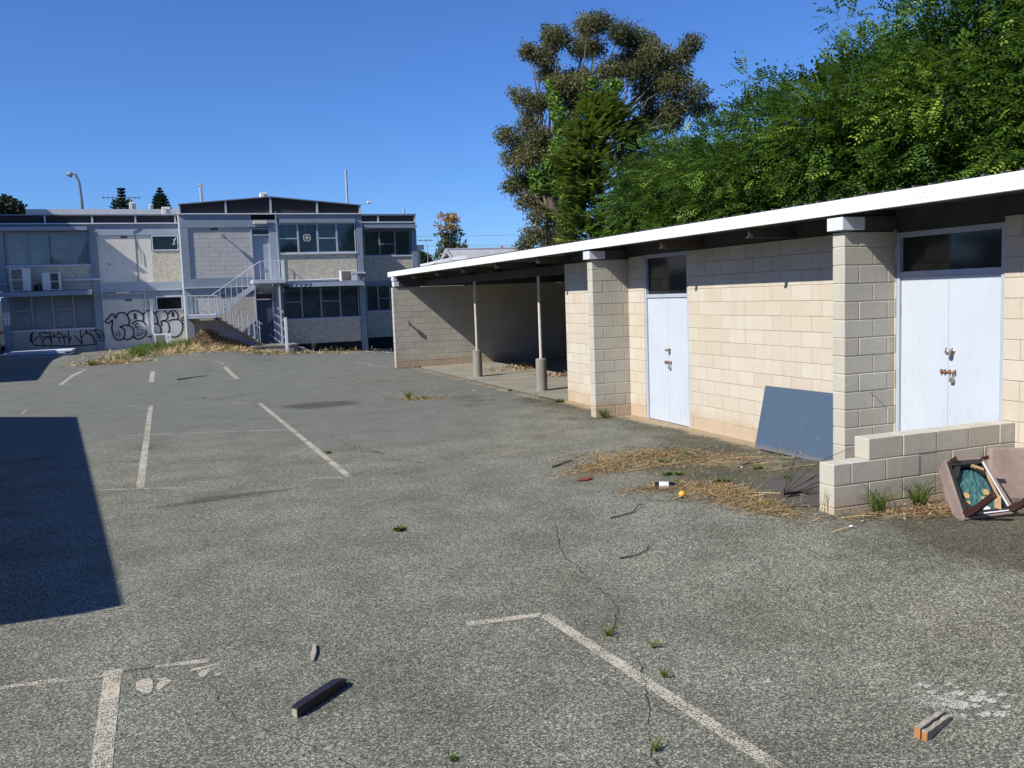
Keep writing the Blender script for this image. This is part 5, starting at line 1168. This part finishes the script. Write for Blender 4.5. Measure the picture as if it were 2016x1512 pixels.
leafobj('foliage', np.vstack(Vs)-np.array([8.3, 36.2, 0]), 'ivy', np.concatenate(Ts), iv)
m = MB(); g2_ = np.random.default_rng(3); limb(m, (8.5, 36.1, 0), (8.6, 36.0, 6), .05, .03, g2_); m.build('stem', 'bark', iv)

# dark conifer
cf = thing('conifer_tree', (7.75, 30.4, 0), 'dark green conifer with feathery upswept sprays in front of the gum tree', 'tree')
g = np.random.default_rng(15); rv2 = np.array([.887, -.46, 0]); N = 2300
h = g.random(N)**.85; z = 3.0+h*6.3; prof = np.interp(z, [3, 4, 5.5, 6.5, 7.6, 8.3, 9.3], [1.5, 1.7, 1.7, 1.95, 1.8, 1.2, .3])
az = g.uniform(0, 2*math.pi, N); o_ = np.stack([np.cos(az), np.sin(az), np.zeros(N)], -1); lean = np.where(o_@rv2 > 0, 1.28, .82)*np.interp(np.sin(z*6.3+az*2), [-1, 1], [.62, 1.12])
rad = prof*lean*g.uniform(.30, 1.0, N)**.55
P0 = np.array([7.75, 30.4, 0])+o_*rad[:, None]; P0[:, 2] = z+g.normal(0, .12, N)-.12*rad
A = unit(o_+rv2*.30+np.array([0, 0, .16])+g.normal(size=(N, 3))*.16); B = unit(np.cross(A, np.array([0, 0, 1.])+g.normal(size=(N, 3))*.18)); Cn = unit(np.cross(B, A))
tn0 = np.clip(.54+.6*(rad/np.maximum(prof*lean, .01)-.6)+g.normal(0, .13, N), 0, 1); Vs, Ts = [], []  # lit outer edges and shaded inside painted into the spray tone
for k in range(9):
    for sgn in (-1, 1):
        q = P0+A*(-.22+.085*k); D = unit(A*1.0+B*sgn*(.8-.05*k)+Cn*g.normal(0, .15, (N, 1))+np.array([0, 0, -.08])); Vs.append(leaves(q, D, Cn, np.full(N, .26-.014*k), np.full(N, .075))); Ts.append(tn0-.38+.10*k)
Vs.append(leaves(P0+A*.54, A, Cn, np.full(N, .16), np.full(N, .04))); Ts.append(tn0+.2)
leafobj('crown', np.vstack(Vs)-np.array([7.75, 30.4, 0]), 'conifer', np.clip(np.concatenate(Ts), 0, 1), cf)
m = MB(); limb(m, (7.75, 30.4, -.4), (7.8, 30.4, 8.9), .20, .03, g, 5, .01); 
for k in range(70):
    zz = 2.8+6*k/70; a = g.uniform(0, 6.28); rr_ = np.interp(zz, [3, 6, 9], [1.3, 1.2, .3]); limb(m, (7.75, 30.4, zz), (7.75+math.cos(a)*rr_, 30.4+math.sin(a)*rr_, zz+.5), .03, .01, g, 2, .1, 5)
m.build('trunk', 'bark', cf)

# small autumn tree far behind
g = np.random.default_rng(31); c2 = []
for px_, py_, r_ in ((873,425,5),(880,435,7),(893,428,7),(899,436,6),(864,443,4),(868,452,5),(884,450,8),(897,452,7),(905,458,4),(875,465,8),(890,468,9),(905,470,5),(911,463,3),(870,482,8),(886,485,9),(900,488,8),(914,490,5),(866,497,8),(882,502,9),(900,505,8),(862,508,7),(918,481,3),(860,462,3)):
    u = (px_-888)/26.0; z = 5.1+(515-py_)/26.0*1.05; c2.append((14.2+u*.97, 70-u*.2+g.uniform(-.5, .5), z, r_/26.*1.25))
at_, _ = canopy_tree('autumn_tree', (14.2, 70), c2, (.30, .11), 'autumn', 'small sparse tree turning orange at the top, beyond the corrugated roof', 'tree', 6, 700, 'bark', (14.2, 70, 3.5), (.14, .10, .03), (.25, .2), droop=-.6)
me = at_.children[0].data if at_.children[0].name.startswith('crown') else at_.children[1].data
zz = np.zeros(len(me.vertices)*3, np.float32); me.vertices.foreach_get('co', zz); zz = zz.reshape(-1, 4, 3)[:, 0, 2]; gq = np.random.default_rng(1)
me.attributes['tone'].data.foreach_set('value', np.clip(np.where(zz > 7.6, .85, .18)+gq.normal(0, .2, len(zz)), 0, 1).astype(np.float32))

# norfolk pines
def norfolk(x, y, z0, z1, wb, label, seed, gap):
    g = np.random.default_rng(seed); t_ = thing('norfolk_pine', (x, y, 0), label, 'tree', 'norfolk pines on the skyline'); m = MB(); limb(m, (x, y, 0), (x, y, z1), .35, .05, g, 3, .0); m.build('trunk', 'bark', t_)
    Vs, Ts = [], []; n = 12 if not gap else 9
    for k in range(n):
        f = k/(n-1); z = z0+(z1-z0)*(f**(1.0 if not gap else .8)); R1 = wb*(1-f)**.8+.12
        if gap and f > .62: R1 = .45
        for a in np.linspace(0, 2*math.pi, 9, endpoint=False)+g.uniform(0, 1):
            q = np.linspace(.1, 1, 14)[:, None]; o = np.array([math.cos(a), math.sin(a), 0.]); P = np.array([x, y, z])+o*q*R1; P[:, 2] += .22*R1*q[:, 0]**2*1.6
            for _ in range(6):
                D = unit(o*.7+g.normal(size=(14, 3))*.45+np.array([0, 0, .5])); Vs.append(leaves(P, D, rvec(14, g), np.full(14, .42 if R1 > .6 else .25), np.full(14, .12))); Ts.append(np.clip(g.normal(.35, .2, 14), 0, 1))
    leafobj('crown', np.vstack(Vs)-np.array([x, y, 0]), 'pine', np.concatenate(Ts), t_)
norfolk(-12.6, 150, 15.5, 20.2, 1.85, 'left norfolk pine on the skyline with sparse top whorls', 51, True); norfolk(-7.15, 150, 15.0, 20.4, 1.75, 'right norfolk pine on the skyline, evenly pointed', 52, False)
def round_tree(x, y, z0, z1, r_, label, seed, mat='pine'):
    g = np.random.default_rng(seed); c3 = [(x+d[0]*r_*.7, y+d[1]*r_*.7, (z0+z1)/2+d[2]*(z1-z0)/2*.75, r_*.42) for d in rvec(26, g)]
    return canopy_tree('round_tree', (x, y), c3, (.34*r_/3, .22*r_/3), mat, label, 'tree', seed, 4200/r_**2, 'bark', (x, y, z0), (.2, .12, .03), (.3, .2), inner=.2)
round_tree(-24.6, 110, 9.5, 14.8, 3.6, 'dark rounded tree crown at the left edge of the skyline', 61); round_tree(9.55, 63, 3.5, 5.55, 1.1, 'small dark tree between the office and the houses', 62)

# ------------------------------------------------------------------ weeds, straw and leaf litter
def tuft_mesh(seed, n, h, spread, mat='grass', wd=.008, tone=(.45, .2)):
    g = np.random.default_rng(seed); a = g.uniform(0, 2*math.pi, n); P = np.stack([np.cos(a), np.sin(a), np.zeros(n)], -1)*g.uniform(0, spread*.25, (n, 1))
    o = np.stack([np.cos(a), np.sin(a), np.zeros(n)], -1); D1 = unit(o*g.uniform(.15, .7, (n, 1))+np.array([0, 0, 1.])); L = (h*g.uniform(.45, 1.05, n))[:, None]
    S_ = unit(np.cross(D1, g.normal(size=(n, 3))))*wd*g.uniform(.6, 1.4, (n, 1)); M1 = P+D1*L*.55; D2 = unit(D1+o*g.uniform(.3, 1.3, (n, 1))+np.array([0, 0, -.35])); T = M1+D2*L*.5
    V = np.concatenate([np.stack([P-S_*.5, P+S_*.5, M1+S_*.45, M1-S_*.45], 1), np.stack([M1-S_*.45, M1+S_*.45, T+S_*.05, T-S_*.05], 1)]).reshape(-1, 3); tn = np.clip(g.normal(tone[0], tone[1], n), 0, 1)
    return npmesh('grass_tuft', V, np.arange(len(V)).reshape(-1, 4), mat, np.concatenate([tn, tn]))
def rosette_mesh(seed, n, r_):
    g = np.random.default_rng(seed); a = g.uniform(0, 2*math.pi, n); o = np.stack([np.cos(a), np.sin(a), g.uniform(.15, 1.0, n)], -1); P = o*r_*g.uniform(0, .4, (n, 1)); V = leaves(P, unit(o), unit(np.array([0, 0, 1.])+g.normal(size=(n, 3))*.4), r_*g.uniform(.4, .8, n), r_*.28*np.ones(n))
    return npmesh('weed', V, np.arange(len(V)).reshape(-1, 4), 'grass', np.clip(g.normal(.55, .2, n), 0, 1))
TM = [tuft_mesh(1, 60, .22, .10), tuft_mesh(2, 40, .10, .12), rosette_mesh(3, 60, .09), tuft_mesh(4, 34, .16, .08, tone=(.75, .15)), rosette_mesh(5, 90, .12), tuft_mesh(6, 70, .40, .16, wd=.007)]
def put(name, mi, x, y, s, label, cat='weed', group='weeds growing through the asphalt', dz=0):
    o = bpy.data.objects.new(name, TM[mi]); COL.objects.link(o); o.location = (x, y, float(gh(x, y))+dz); o.scale = (s, s, s); o.rotation_euler = (0, 0, rnd.uniform(0, 6)); tag(o, label, cat, group)
put('grass_tuft', 5, -1.80, 6.24, .95, 'tall dark grass tuft against the low wall, nearer its free end', 'grass tuft'); put('grass_tuft', 5, -1.30, 6.26, .95, 'tall pale grass tuft against the low wall, beside the overturned chair', 'grass tuft')
put('grass_tuft', 0, -.58, 14.06, 1.15, 'dark grass tuft at the foot of the far block pier', 'grass tuft'); put('weed', 2, -1.86, 9.87, 1.1, 'leafy green weed at the back edge of the main straw patch')
put('weed', 2, -2.32, 9.03, 1.0, 'leafy green weed just beyond the wine bottle, left of a pair'); put('weed', 2, -2.20, 8.95, .8, 'leafy green weed just beyond the wine bottle, right of a pair'); put('weed', 4, -2.22, 8.05, 1.0, 'largest low green weed, between the bottle and the dark mat')
put('weed', 2, -1.30, 8.69, 1.0, 'pale green weed in front of the leaning blue board'); put('weed', 2, -2.50, 8.50, .7, 'tiny green weed touching the wine bottle'); put('grass_tuft', 1, -1.52, 7.85, 1.0, 'short grass tuft at the rear edge of the dark mat', 'grass tuft')
put('weed', 4, -5.71, 8.26, .65, 'lone flat weed in open asphalt near the middle of the yard'); put('grass_tuft', 3, -5.14, 5.02, .62, 'small green tuft in the crack beyond the long painted line', 'grass tuft'); put('grass_tuft', 3, -4.98, 4.72, .5, 'small yellowed tuft growing beside the long painted line', 'grass tuft')
put('grass_tuft', 3, -5.14, 4.32, .5, 'spiky small tuft growing through the long painted line', 'grass tuft'); put('grass_tuft', 3, -5.60, 3.62, .55, 'small green tuft nearest the bottom edge of the view', 'grass tuft'); put('grass_tuft', 1, -6.52, 3.95, .5, 'faint tuft in the cracked asphalt below the black timber', 'grass tuft')
put('weed', 4, -.28, 16.62, 1.0, 'low weed at the near corner of the carport opening'); put('weed', 2, -.35, 19.3, 1.0, 'small weed on the carport slab edge by the nearer post'); put('weed', 2, -5.58, 13.1, .8, 'tiny weed beside the right line of the middle bay')
put('grass_tuft', 0, -2.75, 19.3, 1.1, 'green grass tuft at the left of the straw patch in mid yard', 'grass tuft'); put('grass_tuft', 1, -2.45, 19.1, 1.3, 'low grass in the straw patch in mid yard', 'grass tuft'); put('grass_tuft', 0, -9.3, 36.6, 2.2, 'ragged grass tuft standing in the asphalt before the graffiti wall', 'grass tuft')
put('grass_tuft', 1, -10.3, 36.3, 3.0, 'low grass tuft left of the ragged tuft before the graffiti wall', 'grass tuft'); put('grass_tuft', 1, -.15, 28.0, 1.0, 'dry grass at the foot of the carport end wall', 'grass tuft')
# thin bare weeds with seed heads
def stalks(name, x, y, n, h, label, seed, grp='dry weed stalks'):
    g = np.random.default_rng(seed); m = MB(); z = float(gh(x, y))
    for k in range(n):
        a = g.uniform(0, 6.28); b0 = Vector((x+g.normal(0, .03), y+g.normal(0, .03), z)); p = b0.copy(); d_ = Vector((math.cos(a)*.25, math.sin(a)*.25, 1)).normalized(); pts_ = [p.copy()]
        for q in range(5): d_ = (d_+Vector(g.normal(0, .13, 3))).normalized(); p = p+d_*h*g.uniform(.7, 1.1)/5; pts_.append(p.copy())
        m.tube(pts_, [.0035, .003, .0026, .0022, .002, .0012], 4)
        for q in (2, 3, 4): e = pts_[q]+Vector((g.normal(0, .05), g.normal(0, .05), g.uniform(.01, .06)))*h*2; m.tube([pts_[q], e], [.002, .001], 3)
    tag(m.build(name, 'dry_stem'), label, 'weed', grp)
MT['dry_stem'] = simple('dry_green_stem', (.16, .17, .09), .8, .2)
stalks('dry_weed', -1.55, 9.9, 9, .32, 'wispy dry weed at the right end of the main straw patch', 71); stalks('dry_weed', -1.75, 7.95, 7, .30, 'wispy weed rising behind the dark mat', 72); stalks('dry_weed', -1.02, 8.6, 8, .34, 'wispy weed before the foot of the leaning board', 73)
stalks('dry_weed', -.72, 16.2, 3, .55, 'single tall stalk at the near corner of the carport', 74); stalks('dry_weed', -1.6, 40.9, 8, .9, 'sparse shrubby weed below the lower windows of the centre bay', 75); stalks('dry_weed', -2.25, 6.45, 5, .25, 'thin weed at the free end of the low wall', 76)
stalks('dry_weed', -2.45, 8.0, 5, .22, 'thin weed among straw right of the bottle', 77)

def scatter(name, blobs, mat, ln, wd, label, cat, seed, hz=.02, lift=.25, curl=False, tone=(.5, .22), mound=None):
    g = np.random.default_rng(seed); P = []
    for (x, y, sx, sy, ang, n) in blobs:
        a = g.normal(0, 1, (n, 2))*np.array([sx, sy]); c, s = math.cos(ang), math.sin(ang); P.append(np.stack([x+a[:, 0]*c-a[:, 1]*s, y+a[:, 0]*s+a[:, 1]*c], -1))
    P = np.vstack(P); 
    if name != 'leaf_heap': P = P[~((P[:, 0] > -2.24) & (P[:, 0] < .3) & (P[:, 1] > 6.3) & (P[:, 1] < 6.58))]
    n = len(P); z = gh(P[:, 0], P[:, 1])+np.abs(g.normal(0, hz, n))+.004
    if mound is not None: z = z+mound(P[:, 0], P[:, 1])*g.uniform(.75, 1.0, n)
    Q_ = np.stack([P[:, 0], P[:, 1], z], -1); a = g.uniform(0, 6.28, n); D = unit(np.stack([np.cos(a), np.sin(a)*.8, g.normal(0, lift, n)], -1)); Nn = unit(np.array([0, 0, 1.])+g.normal(size=(n, 3))*(.9 if curl else .35))
    L = g.uniform(*ln, n); W = g.uniform(*wd, n); V = leaves(Q_, D, Nn, L, W); tn = np.clip(g.normal(tone[0], tone[1], n), 0, 1)
    V[:, 2] = np.maximum(V[:, 2], gh(V[:, 0], V[:, 1])+.003)
    o = leafobj(name, V, mat, tn, None); tag(o, label, cat, None, 'stuff'); return o
scatter('dry_straw', [(-2.45, 10.15, .42, .15, .35, 1000), (-1.75, 10.45, .42, .14, -.1, 950), (-2.2, 9.75, .45, .12, .2, 520), (-1.15, 9.75, .26, .14, -.5, 480), (-2.75, 9.95, .2, .1, .6, 300), (-1.6, 9.35, .55, .25, 0, 350), (-2.3, 10.9, .4, .12, .3, 200)], 'straw', (.05, .22), (.004, .010), 'dry yellow straw strewn across the asphalt left of the leaning board', 'straw', 81)
scatter('dry_straw', [(-2.58, 7.25, .15, .30, .15, 1050), (-2.50, 6.85, .12, .24, .0, 800), (-2.62, 8.10, .22, .12, -.6, 700), (-2.35, 7.75, .14, .12, -.6, 500), (-2.88, 8.35, .20, .06, -.1, 250), (-2.45, 7.6, .12, .14, 0, 700)], 'straw', (.04, .17), (.003, .008), 'dry straw drift between the bottle and the end of the low wall', 'straw', 82)
scatter('brown_litter', [(-2.3, 10.0, .5, .3, .3, 800), (-1.5, 9.9, .5, .4, 0, 700), (-2.55, 7.4, .18, .45, .1, 900), (-2.6, 8.3, .3, .15, -.4, 450), (-1.6, 8.6, .6, .3, 0, 400), (-2.9, 8.45, .22, .06, 0, 160)], 'litter', (.015, .07), (.004, .014), 'brown leaf crumbs mixed through the straw left of the low wall', 'leaf litter', 95, .008, .35, True, (.28, .2))
scatter('fallen_leaves', [(-1.45, 6.08, .20, .10, 0, 500), (-1.25, 6.0, .14, .10, 0, 450), (-1.8, 6.15, .22, .04, 0, 120)], 'litter', (.02, .06), (.008, .02), 'curled dry leaves between the low wall and the overturned chair', 'dry leaves', 83, .02, .5, True)
scatter('dry_straw', [(-1.40, 5.92, .14, .06, 0, 500), (-1.1, 6.12, .2, .05, 0, 200), (-2.05, 6.2, .1, .05, 0, 120)], 'straw', (.03, .10), (.003, .007), 'fine straw in front of the low wall by the chair', 'straw', 84)
scatter('dry_straw', [(-2.55, 19.15, .30, .16, -.3, 700), (-2.1, 20.6, .4, .12, .2, 120), (-2.6, 24.5, .5, .3, 0, 130)], 'straw', (.05, .20), (.006, .012), 'dry straw patch in mid yard left of the carport', 'straw', 85)
scatter('fallen_leaves', [(2.45, 25.2, .42, .35, 0, 420), (2.3, 22.0, .35, .25, 0, 380), (1.4, 24.6, .3, .3, 0, 40)], 'litter', (.06, .16), (.03, .06), 'dry leaves blown together on the carport slab', 'dry leaves', 86, .03, .5, True, (.6, .2))
scatter('fallen_leaves', [(-.55, 28.1, .35, .10, 0, 300), (.3, 28.2, .5, .05, 0, 160), (-.3, 22, .12, 3.5, 0, 200), (-.15, 14.3, .15, .3, 0, 60)], 'litter', (.02, .07), (.01, .03), 'thin line of dry leaves along the carport edge and end wall', 'dry leaves', 87, .01, .3, True)
scatter('dry_grass', [(-8.3, 39.5, .9, .9, 0, 2600), (-6.9, 40.0, .7, .8, 0, 2600), (-5.3, 39.9, .8, .35, 0, 1300), (-3.6, 39.75, .8, .12, 0, 500), (-9.6, 36.45, .6, .18, 0, 700), (-1.2, 40.0, 1.2, .15, 0, 260), (.6, 41.2, 1.2, .3, 0, 120)], 'straw', (.10, .38), (.015, .035), 'dry yellow grass along the edge of the asphalt before the office', 'dry grass', 88, .06, .6, True, (.80, .20))
def hm(x, y): return .72*np.exp(-(((x+6.0)/.62)**2+((y-41.2)/.55)**2))+.30*np.exp(-(((x+4.9)/.6)**2+((y-41.1)/.4)**2))
scatter('leaf_heap', [(-6.0, 41.15, .5, .42, 0, 4200), (-4.9, 41.0, .5, .28, 0, 1700)], 'litter', (.08, .26), (.02, .05), 'heap of dry brown leaves and bark below the stair landing', 'leaf heap', 89, .05, .6, True, (.68, .25), hm)
def gm(n, blobs, seed, h, label):
    g = np.random.default_rng(seed); Vs, Ts = [], []
    for (x, y, sx, sy, k) in blobs:
        a = g.normal(0, 1, (k, 2))*np.array([sx, sy])+np.array([x, y]); P = np.stack([a[:, 0], a[:, 1], gh(a[:, 0], a[:, 1])], -1); D = unit(np.array([0, 0, 1.])+g.normal(size=(k, 3))*.32); L = h*g.uniform(.5, 1.1, k)
        Vs.append(leaves(P, D, rvec(k, g), L, np.full(k, .022))); Ts.append(np.clip(g.normal(.55, .2, k), 0, 1))
    o = leafobj('long_grass', np.vstack(Vs), 'grass', np.concatenate(Ts), None); tag(o, label, 'grass', None, 'stuff')
gm(0, [(-8.65, 38.7, .18, .4, 260), (-8.1, 40.3, .38, .4, 900), (-7.1, 41.3, .3, .4, 420), (-6.75, 42.0, .12, .15, 160), (-8.9, 38.3, .12, .2, 90), (-6.4, 41.6, .15, .2, 160)], 91, .5, 'long green grass growing before the graffiti wall left of the centre bay')
# long loose straw stalks
m = MB(); g = np.random.default_rng(93)
for x, y, a, L in ((-3.0, 10.9, .3, .8), (-3.6, 11.4, .35, .7), (-2.6, 9.55, .1, .9), (-2.9, 8.25, -.15, .5), (-3.0, 7.75, .05, .35), (-2.4, 7.55, -.9, .7), (-2.5, 7.3, -.2, .5), (-1.9, 9.75, .0, .8), (-1.35, 8.45, -.05, .8), (-2.7, 7.0, .1, .4), (-2.25, 6.2, -.4, .28), (-2.5, 6.25, .3, .2), (-2.6, 5.9, -.02, .25), (-2.0, 10.75, .15, .6), (-1.2, 9.6, -.3, .6)):
    p0 = Vector((x, y, float(gh(x, y))+.012)); p1 = Vector((x+math.cos(a)*L, y+math.sin(a)*L, 0)); p1.z = float(gh(p1.x, p1.y))+.025; m.tube([p0, p0.lerp(p1, .5)+Vector((0, 0, .012)), p1], [.004, .0035, .002], 4)
MT['straw_solid'] = simple('straw_stalk', (.55, .42, .22), .7, .1); tag(m.build('straw_stalks', 'straw_solid'), 'long loose straw stalks lying over the asphalt near the low wall', 'straw', None, 'stuff')
# paper scraps
def scrap(x, y, s, label, mat='label'):
    m = MB(); z = float(gh(x, y)); r_ = random.Random(int(x*100)); P = [(x+math.cos(a)*s*r_.uniform(.6, 1.1), y+math.sin(a)*s*.6*r_.uniform(.6, 1.1), z+r_.uniform(.004, .02)) for a in [k*math.pi/3 for k in range(6)]]
    m.prism(P, (0, 0, .004)); tag(m.build('litter_scrap', mat), label, 'litter', 'scraps of litter')
scrap(-2.36, 5.95, .022, 'crumpled white scrap in front of the end of the low wall'); scrap(-1.93, 9.95, .05, 'pale flat scrap in the straw patch'); scrap(-2.15, 6.03, .03, 'tan flat scrap in front of the low wall', 'ochre'); scrap(-1.0, 20.0, .05, 'white scrap near the carport post'); scrap(-1.36, 8.9, .02, 'small white scrap at the bottom of the leaning board')

# belt of trees behind the camera, seen only as a reflection in the windows
g = np.random.default_rng(99); nx2, nz2 = 90, 10; xx = np.linspace(-60, 45, nx2); top = 7.5+2.2*np.sin(xx*.31)+1.3*np.sin(xx*.83+1)+g.normal(0, .7, nx2); V = []
for k in range(nz2+1):
    f = k/nz2
    for i_ in range(nx2): V.append((xx[i_], -24-3.5*f*f+g.normal(0, .6), top[i_]*f))
F_ = [(k*nx2+i_, k*nx2+i_+1, (k+1)*nx2+i_+1, (k+1)*nx2+i_) for k in range(nz2) for i_ in range(nx2-1)]
mb_ = MB(); mb_.add(V, F_); V2 = [(a, b_-4, c) for a, b_, c in V]; mb_.add(V2, F_); o = mb_.build('offcamera_tree_belt', simple('distant_foliage', (.05, .085, .03), .9, .3, .8, col2=(.02, .04, .015)), fix=False); tag(o, 'belt of dark green trees along the boundary behind the viewpoint', 'trees', None, 'stuff')

V, F_ = [], []; g = np.random.default_rng(98); yy2 = np.linspace(-26, 32, 70); top = 9.5+1.6*np.sin(yy2*.37)+1.0*np.sin(yy2*1.03)+g.normal(0, .5, 70)  # second belt added out of view to cut low sky light on the shed
for k in range(11):
    f = k/10
    for i_ in range(70): V.append((-31-2.5*f*f+g.normal(0, .5), yy2[i_], top[i_]*f))
F_ = [(k*70+i_, k*70+i_+1, (k+1)*70+i_+1, (k+1)*70+i_) for k in range(10) for i_ in range(69)]
mb_ = MB(); mb_.add(V, F_); mb_.add([(a-4, b_, c) for a, b_, c in V], F_); o = mb_.build('offcamera_tree_belt', bpy.data.materials['distant_foliage'], fix=False); tag(o, 'unseen belt of dark trees added left of the view to block low sky', 'trees', None, 'stuff')
